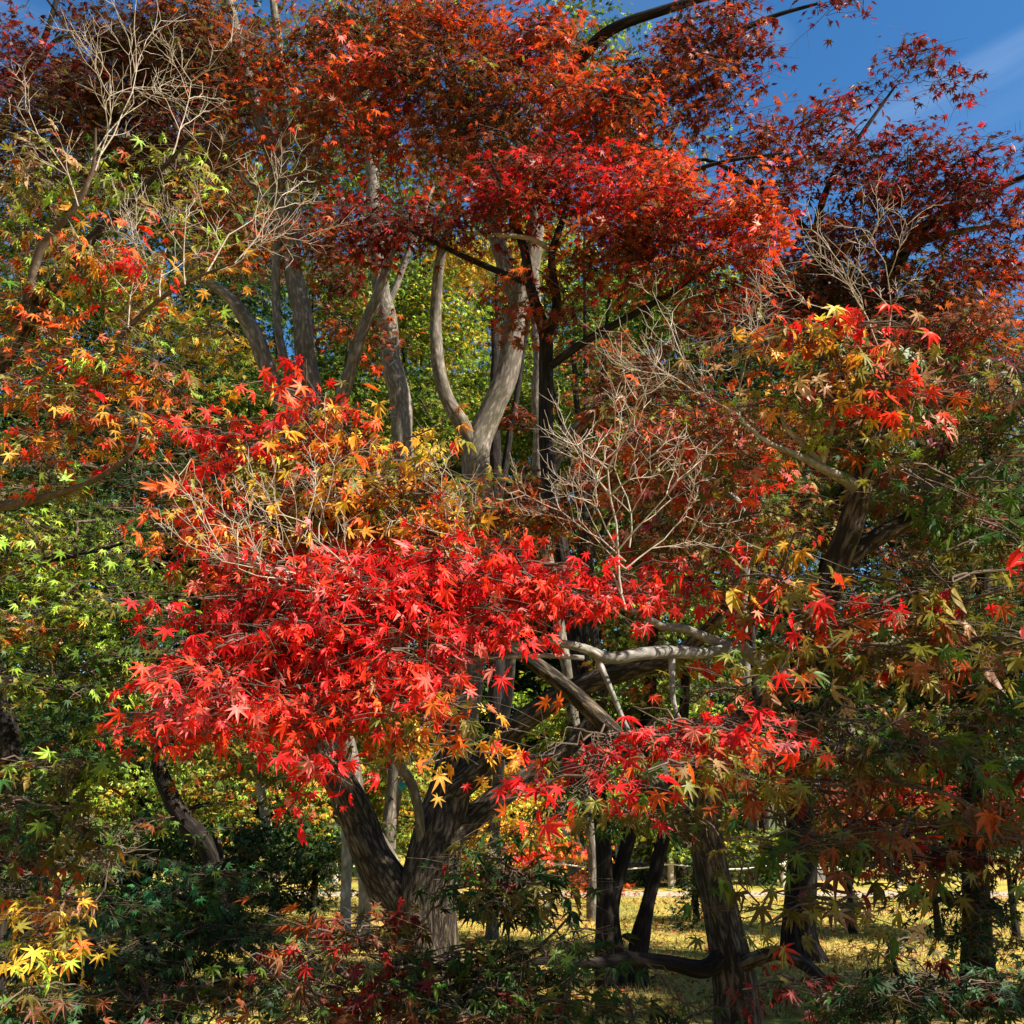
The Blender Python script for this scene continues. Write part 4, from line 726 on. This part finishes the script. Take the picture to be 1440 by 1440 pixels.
# ------------------------------------------------------------------ the foreground maple with the scarlet sprays
b = ground(1045, 7); t = Grow('scarlet_maple', b, 'foreground maple with level grey limbs holding the brilliant scarlet leaf sprays', 'tree')
t.limb([g5(1040, 7, 64), (1034, 1420, 7, 56), (1029, 1350, 7, 53), (1018, 1280, 7, 50), (1000, 1220, 7, 50), (988, 1170, 7, 48), (988, 1110, 6.9, 44), (1005, 1060, 6.7, 40), (1050, 1010, 6.2, 38), (1110, 960, 5.6, 36), (1150, 880, 5.4, 40), (1176, 790, 5.2, 38), (1205, 710, 5.1, 34), (1222, 650, 5, 26), (1240, 560, 4.9, 16), (1250, 470, 4.8, 8)], BARK, 'trunk', 26, .06, .05, .5)
t.limb([(980, 1180, 7, 44), (950, 1140, 7, 42), (920, 1105, 6.9, 38), (885, 1060, 6.8, 32), (850, 1020, 6.7, 28), (805, 975, 6.6, 25), (765, 942, 6.5, 22), (700, 900, 6.3, 17), (620, 850, 6.1, 11), (560, 780, 6, 6)], BARK, sides=18, step=.05)
t.limb([(1120, 955, 5.55, 30), (1085, 938, 5.4, 24), (1055, 920, 5.3, 21), (1035, 908, 5.2, 19), (1000, 918, 5.1, 17), (950, 917, 5, 18), (900, 920, 4.9, 17), (855, 926, 4.85, 16), (820, 912, 4.8, 13), (770, 903, 4.7, 11), (700, 905, 4.55, 9), (620, 880, 4.4, 8), (540, 850, 4.25, 6), (450, 830, 4.1, 4), (360, 830, 4, 2.5)], BARK_SILVER, sides=16, step=.04, lump=.08, label='level pale grey limb')
t.limb([(1030, 908, 5.2, 16), (1000, 900, 5.15, 14), (965, 885, 5.1, 12), (930, 880, 5.05, 11), (890, 858, 5, 9), (840, 848, 4.9, 8), (780, 840, 4.8, 6), (700, 800, 4.6, 4), (640, 770, 4.5, 3)], BARK_SILVER, sides=12, step=.04, lump=.08, label='slender grey limb above the level one')
t.limb([(945, 918, 5, 11), (945, 950, 4.98, 9), (948, 990, 4.96, 7), (960, 1020, 4.9, 4)], BARK_SILVER, sides=10, step=.04)
t.limb([(840, 925, 4.85, 10), (855, 960, 4.8, 8), (872, 1000, 4.75, 7), (890, 1040, 4.6, 5)], BARK_SILVER, sides=10, step=.04)
t.limb([(820, 925, 4.8, 8), (760, 922, 4.7, 7), (690, 925, 4.6, 6), (600, 930, 4.4, 5), (500, 940, 4.2, 4), (400, 990, 4, 3), (300, 1010, 3.9, 2)], BARK_SILVER, sides=8, step=.05)
t.limb([(620, 880, 4.4, 6), (560, 865, 4.35, 5), (480, 860, 4.2, 4), (400, 900, 4.1, 3)], BARK_PALE, sides=8, step=.05)
t.limb([(1210, 690, 5.1, 22), (1190, 675, 5, 17), (1160, 660, 4.9, 13), (1120, 640, 4.8, 10), (1080, 622, 4.7, 7), (1040, 590, 4.6, 4)], BARK_SILVER, sides=12, step=.04)
t.limb([(1160, 660, 4.9, 11), (1135, 630, 4.85, 9), (1105, 600, 4.8, 7), (1095, 570, 4.75, 4)], BARK_SILVER, sides=10, step=.04)
t.limb([(1155, 655, 4.9, 11), (1162, 625, 4.85, 11), (1172, 590, 4.8, 8), (1180, 550, 4.7, 5)], BARK_SILVER, sides=10, step=.04)
t.limb([(1176, 800, 5.2, 24), (1220, 765, 5.25, 26), (1270, 738, 5.3, 25), (1340, 700, 5.3, 18), (1420, 640, 5.2, 10)], BARK, sides=14, step=.05)
t.limb([(1050, 960, 6.0, 14), (1042, 860, 5.9, 16), (1046, 800, 5.8, 15), (1047, 750, 5.8, 14), (1035, 705, 5.7, 12), (990, 675, 5.6, 8), (960, 640, 5.5, 5)], BARK_SILVER, sides=10, step=.05, label='upright grey limb with pale blotches')
t.limb([(430, 850, 4.1, 6), (440, 720, 4.4, 6), (440, 640, 4.6, 5), (445, 560, 4.8, 3)], TWIG, sides=8, step=.05)
t.limb([(1018, 1340, 7, 26), (990, 1362, 6.9, 24), (940, 1354, 6.8, 18), (890, 1350, 6.7, 19), (840, 1355, 6.6, 15), (760, 1352, 6.5, 11), (680, 1370, 6.4, 7), (620, 1400, 6.3, 4)], BARK_DARK, sides=16, step=.05, lump=.14, label='low dark level limb crossing the twin stems')
t.limb([(1036, 1362, 7, 22), (1070, 1345, 6.8, 21), (1100, 1340, 6.6, 20), (1135, 1358, 6.4, 18), (1165, 1390, 6.3, 15), (1190, 1440, 6.2, 10)], BARK, sides=16, step=.05, lump=.14, label='low limb arching over towards the ground')
# scarlet main spray
t.crown([Nn(460, 820, 4.2, 170, 60, .35, 2.4, 30, 'red', .6), Nn(620, 820, 4.4, 160, 60, .35, 2.4, 30, 'red', .6), Nn(780, 830, 4.6, 130, 50, .35, 2.0, 29, 'red', .6), Nn(880, 830, 4.8, 70, 46, .3, 1.7, 29, 'red', .6), Nn(420, 920, 4.1, 150, 60, .35, 2.6, 32, 'red', .65), Nn(560, 930, 4.2, 140, 60, .35, 2.2, 32, 'red', .65),
         Nn(680, 880, 4.4, 90, 40, .3, 1.8, 31, 'red', .65), Nn(290, 1010, 3.9, 110, 36, .3, 2.6, 32, 'red', .6), Nn(420, 1000, 4, 110, 50, .3, 2.4, 32, 'red', .65), Nn(330, 950, 4, 90, 40, .3, 2.2, 32, 'red', .6), Nn(460, 1080, 4, 50, 40, .25, 1.8, 33, 'red', .75), Nn(220, 1025, 3.9, 40, 22, .2, 2.0, 30, 'red', .6),
         Nn(380, 860, 4.15, 130, 60, .3, 1.8, 31, 'red', .6), Nn(540, 860, 4.3, 130, 60, .3, 1.8, 31, 'red', .6), Nn(300, 960, 3.95, 90, 50, .3, 2.2, 32, 'red', .6), Nn(520, 980, 4.1, 110, 50, .3, 2.0, 32, 'red', .65), Nn(700, 800, 4.5, 120, 50, .3, 1.5, 30, 'red', .6), Nn(300, 800, 4.2, 70, 50, .3, 1.1, 29, 'redgreen', .6), Nn(300, 870, 4.2, 50, 40, .25, 1.2, 29, 'red', .6)], name='foliage', label='brilliant scarlet leaf spray', sub=6, tmat=TWIG_PALE)
t.crown([Nn(360, 640, 4.5, 60, 40, .3, 1.5, 33, 'red', .6), Nn(420, 560, 4.6, 50, 30, .25, 1.3, 33, 'red', .6), Nn(330, 610, 4.6, 50, 40, .25, 1.6, 32, 'red', .6), Nn(440, 590, 4.6, 60, 50, .25, 1.5, 32, 'redgold', .6), Nn(480, 600, 4.6, 40, 50, .25, 1.4, 33, 'redgold', .6), Nn(290, 710, 4.4, 70, 36, .3, 1.4, 33, 'redgold', .55)], name='foliage', label='red topmost leaf spray')
t.crown([Nn(300, 750, 4.35, 110, 50, .3, 2.2, 33, 'redgold', .6), Nn(460, 720, 4.5, 150, 50, .3, 2.4, 34, 'yellowmix', .6), Nn(420, 660, 4.55, 110, 50, .3, 2.0, 33, 'yellowmix', .6), Nn(500, 640, 4.6, 80, 40, .3, 1.6, 33, 'redgold', .6), Nn(300, 690, 4.4, 80, 40, .3, 1.8, 33, 'leftred', .6), Nn(600, 740, 4.55, 100, 34, .3, 1.8, 33, 'redgold', .6), Nn(480, 690, 4.5, 130, 46, .3, 2.0, 34, 'yellowmix', .6), Nn(590, 690, 4.5, 80, 50, .3, 2.2, 34, 'yellowmix', .6), Nn(390, 740, 4.4, 120, 36, .3, 1.4, 33, 'redgold', .55), Nn(540, 750, 4.5, 110, 34, .3, 1.5, 33, 'redgold', .55), Nn(560, 640, 4.6, 70, 30, .25, 1.3, 33, 'redgold', .6)], name='foliage', label='golden yellow leaf spray above the scarlet')
t.crown([Nn(610, 1000, 4.1, 90, 40, .25, 2.0, 37, 'redgold', .75), Nn(660, 1040, 4.1, 40, 36, .2, 1.6, 37, 'redgold', .75), Nn(540, 1020, 4.1, 60, 40, .25, 1.3, 36, 'redgreen', .7)], name='foliage', label='orange tipped hanging leaf spray')
t.crown([Nn(960, 1030, 4.10, 120, 36, .3, 2.0, 36, 'red', .65), Nn(1060, 1030, 4.20, 60, 36, .25, 1.8, 36, 'red', .65), Nn(830, 1070, 4.00, 80, 34, .25, 2.0, 38, 'redgreen', .65), Nn(830, 1105, 3.90, 40, 30, .2, 2.0, 40, 'red', .75), Nn(760, 1065, 4.00, 50, 24, .2, 1.4, 37, 'redgreen', .6), Nn(960, 1070, 4.00, 120, 34, .25, 1.3, 37, 'redgreen', .7), Nn(1040, 962, 4.30, 60, 22, .2, 1.4, 35, 'redgreen', .6)], name='foliage', label='scarlet lower leaf spray below the level limb')
t.crown([Nn(1180, 490, 4.7, 110, 50, .3, 1.8, 34, 'redgold', .65), Nn(1240, 540, 4.7, 70, 60, .3, 2.0, 36, 'sunolive', .65), Nn(1120, 560, 4.7, 90, 50, .3, 1.5, 34, 'sunolive', .6), Nn(1170, 470, 4.7, 70, 30, .25, 1.4, 33, 'red', .6), Nn(1060, 500, 4.8, 70, 50, .3, 1.1, 32, 'sunolive', .6), Nn(1280, 560, 4.6, 30, 50, .2, 1.8, 34, 'flame', .6), Nn(1190, 610, 4.8, 100, 30, .3, 1.2, 33, 'olive', .6)], name='foliage', label='gold and orange upper leaf spray')
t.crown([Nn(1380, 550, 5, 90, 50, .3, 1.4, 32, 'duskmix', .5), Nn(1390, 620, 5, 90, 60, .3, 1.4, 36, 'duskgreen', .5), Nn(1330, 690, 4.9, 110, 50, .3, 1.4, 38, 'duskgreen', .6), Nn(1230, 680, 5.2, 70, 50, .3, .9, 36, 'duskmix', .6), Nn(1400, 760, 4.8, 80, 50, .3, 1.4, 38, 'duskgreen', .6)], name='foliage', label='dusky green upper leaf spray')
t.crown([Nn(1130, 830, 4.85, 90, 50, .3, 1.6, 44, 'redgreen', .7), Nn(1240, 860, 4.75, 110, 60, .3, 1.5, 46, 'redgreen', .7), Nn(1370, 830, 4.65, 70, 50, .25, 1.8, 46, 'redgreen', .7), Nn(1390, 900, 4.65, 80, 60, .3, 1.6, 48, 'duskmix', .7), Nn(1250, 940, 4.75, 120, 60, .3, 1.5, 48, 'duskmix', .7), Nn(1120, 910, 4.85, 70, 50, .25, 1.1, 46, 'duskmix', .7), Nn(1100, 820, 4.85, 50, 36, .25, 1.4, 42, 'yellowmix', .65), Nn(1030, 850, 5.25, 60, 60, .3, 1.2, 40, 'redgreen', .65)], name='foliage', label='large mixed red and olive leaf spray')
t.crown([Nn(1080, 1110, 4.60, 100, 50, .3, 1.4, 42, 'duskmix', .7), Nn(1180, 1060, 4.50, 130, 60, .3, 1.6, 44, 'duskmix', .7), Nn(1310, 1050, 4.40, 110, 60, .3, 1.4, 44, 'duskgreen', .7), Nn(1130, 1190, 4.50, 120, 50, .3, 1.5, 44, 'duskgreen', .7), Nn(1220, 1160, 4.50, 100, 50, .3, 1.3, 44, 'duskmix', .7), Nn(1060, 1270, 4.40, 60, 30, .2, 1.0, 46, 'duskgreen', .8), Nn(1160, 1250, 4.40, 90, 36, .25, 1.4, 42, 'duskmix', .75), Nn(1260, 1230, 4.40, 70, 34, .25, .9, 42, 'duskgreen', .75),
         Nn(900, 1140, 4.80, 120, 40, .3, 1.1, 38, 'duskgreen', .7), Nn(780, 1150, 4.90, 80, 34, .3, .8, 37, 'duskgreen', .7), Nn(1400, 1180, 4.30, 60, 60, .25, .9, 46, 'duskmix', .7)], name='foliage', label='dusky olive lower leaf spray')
t.crown([Nn(1105, 1390, 6.2, 40, 36, .2, 1.5, 26, 'wine', .6)], name='foliage', label='dark wine leaf spray on the arching low limb', sub=2)
t.crown([Nn(900, 610, 5.3, 80, 50, .3, 1.3, 25, 'rosy', .55), Nn(990, 590, 5.3, 90, 50, .3, 1.4, 25, 'rosy', .55), Nn(950, 690, 5.4, 100, 50, .3, 1.4, 25, 'rosy', .55), Nn(1050, 660, 5.3, 90, 50, .3, 1.3, 26, 'rosy', .55), Nn(1030, 750, 5.4, 90, 44, .3, 1.3, 26, 'duskmix', .55), Nn(920, 760, 5.5, 80, 36, .3, 1.1, 25, 'rosy', .55)], name='foliage', label='soft rosy and olive leaf spray behind the twig fan', sub=4)
# bare twig fans
t.bare([(at(876, 850, 4.55), v(.02, 1), .62, .008, 3), (at(885, 770, 4.55), v(.15, 1), .42, .005, 3), (at(880, 800, 4.55), v(.7, .6), .4, .0045, 3), (at(880, 790, 4.55), v(-.6, .75), .38, .0045, 3), (at(880, 800, 4.55), v(-.9, .5, -.2), .34, .004, 2), (at(880, 858, 4.55), v(0, 1), .25, .007, 0)], label='bare pale twig fan beside the scarlet leaves')
t.bare([(at(1060, 605, 4.7), v(-.8, .65), .6, .005, 3), (at(1000, 570, 4.9), v(-.5, .85), .5, .005, 3), (at(1040, 590, 4.8), v(-.15, 1), .45, .0045, 3), (at(1240, 500, 4.8), v(-.3, 1), .5, .005, 3), (at(1240, 470, 4.8), v(-.8, .7), .5, .0045, 3), (at(1250, 480, 4.8), v(.25, 1), .4, .0045, 3)], label='bare pale twigs above the gold leaves')
t.bare([(at(470, 830, 4.05), v(-.9, .35, -.2), .45, .005, 3), (at(540, 845, 4.15), v(-.7, .5, -.3), .45, .005, 3), (at(620, 870, 4.3), v(-.8, .5, -.3), .4, .005, 3), (at(400, 830, 4), v(-.6, .6, -.2), .35, .0045, 3), (at(700, 830, 4.5), v(-.6, .6, -.3), .4, .005, 3), (at(540, 850, 4.15), v(-.95, .1, -.3), .4, .005, 2)], label='bare pale twigs among the scarlet leaves')
t.finish(TWIG)

def added_side_maple():  # unseen tree added to keep sun off the near ground
    b = np.array([7.6, 7.6, 0.]); t = Grow('added_shade_maple', b, 'dark spreading maple added out of view to shade the near lawn', 'tree')
    t.limb([(7.6, 7.6, -.1, .2, 0), (7.5, 7.6, 1.4, .16, 0), (7.2, 7.7, 2.8, .12, 0), (6.8, 7.6, 4.0, .05, 0)], BARK_DARK, 'trunk', 12, .05, .2, .3)
    t.limb([(7.3, 7.6, 2.2, .08, 0), (6.6, 8.4, 3.2, .05, 0), (6.2, 8.8, 3.6, .02, 0)], BARK_DARK)
    t.crown([dict(c=np.array(c, float), r=np.array(r, float), n=n, span=.13, pal='duskgreen', droop=.4, form='mid') for c, r, n in
             [((6.9, 7.0, 3.9), (1.3, 1.0, .5), 2400), ((6.5, 8.4, 3.8), (1.1, 1.0, .5), 2200), ((8.2, 7.8, 4.0), (1.2, 1.2, .5), 2200), ((5.9, 6.6, 3.9), (.8, .8, .4), 1500), ((4.7, 6.5, 3.9), (.6, .7, .35), 1200), ((7.9, 6.9, 5.3), (1.2, 1.1, .6), 2600), ((7.4, 8.0, 4.9), (1.1, 1.1, .6), 2400), ((8.6, 8.6, 5.6), (1.2, 1.2, .7), 2600)]]); t.finish()
added_side_maple()
# ------------------------------------------------------------------ unseen broad maple, added and shaped to shade the near leaves
def added_shade_maple():
    b = np.array([7.2, 2.6, 0.]); t = Grow('added_shade_maple', b, 'broad dark maple added out of view to shade the near leaves', 'tree')
    t.limb([(7.2, 2.6, -.1, .22, 0), (7.1, 2.6, 1.2, .18, 0), (6.8, 2.7, 2.6, .14, 0), (6.4, 2.8, 4.2, .08, 0), (6.0, 2.9, 5.6, .03, 0)], BARK_DARK, 'trunk', 12, .05, .2, .3)
    t.limb([(7.0, 2.6, 1.6, .09, 0), (6.0, 3.2, 2.8, .06, 0), (5.0, 3.6, 3.6, .03, 0)], BARK_DARK)
    t.limb([(6.9, 2.6, 2.2, .09, 0), (7.2, 2.0, 3.6, .06, 0), (7.4, 1.6, 5.0, .03, 0)], BARK_DARK)
    def Wp(x, y, z, rx, ry, rz, n): return dict(c=np.array([x, y, z]), r=np.array([rx, ry, rz]), n=n, span=.11, pal='duskgreen', droop=.4, form='mid')
    t.crown([Wp(*q[:6], int(q[6] * 1.5)) for q in SHADE]); t.finish()
SHADE = [(5.9, 5.0, 4.9, .9, .8, .6, 1500), (6.0, 1.6, 5.2, 1.0, .9, .8, 2400), (6.2, 1.8, 4.0, 1.0, 1.0, .8, 2400), (5.2, 2.2, 3.9, .8, .9, .5, 2200), (4.3, 2.9, 3.6, .8, .9, .45, 2200), (3.6, 3.2, 3.3, .7, .8, .4, 1500), (6.2, 3.2, 3.6, .9, .9, .7, 2000), (5.6, 5.2, 4.2, 1.0, .9, .7, 2200), (6.0, 5.6, 3.2, 1.0, .9, .7, 2200)]  # leaf clumps placed to block the sun from the near foreground
added_shade_maple()

def added_overhead_maple():  # unseen canopy added to cut sky light and deepen contrast
    b = np.array([-3.2, -3.0, 0.]); t = Grow('added_overhead_maple', b, 'tall dark maple added unseen behind the viewpoint to dim the sky light', 'tree')
    t.limb([(-3.2, -3, -.1, .24, 0), (-3.1, -2.9, 2, .2, 0), (-2.6, -2.4, 4.5, .16, 0), (-1.8, -1.6, 6.4, .1, 0), (-.8, -.8, 7.6, .05, 0), (.5, 0, 8.4, .02, 0)], BARK_DARK, 'trunk', 14, .05, .2, .3)
    t.limb([(-2.6, -2.4, 4.5, .1, 0), (-3.6, -1.0, 6.2, .07, 0), (-4.4, .6, 7.2, .03, 0)], BARK_DARK)
    t.limb([(-1.8, -1.6, 6.4, .08, 0), (0, -2.2, 7.4, .05, 0), (1.6, -2.6, 8, .02, 0)], BARK_DARK)
    t.crown([dict(c=np.array(c, float), r=np.array(r, float), n=n, span=.15, pal='darkgreen', droop=.35, form='mid') for c, r, n in
             [((-3.4, .6, 7.6), (2, 1.6, .7), 2600), ((-.8, .4, 8.2), (2, 1.6, .7), 2600), ((.8, -1.6, 8.4), (1.6, 1.6, .7), 2200), ((-2, -2.2, 8), (2, 1.6, .7), 2400), ((-4.6, -1.4, 7.4), (1.6, 1.6, .7), 2000), ((1.2, .8, 8.0), (1.3, 1.2, .6), 1600), ((-1, -4.6, 7.6), (3, 1.4, .8), 2400), ((2.4, -3.2, 8.4), (1.5, 1.2, .7), 1600)]]); t.finish()
added_overhead_maple()
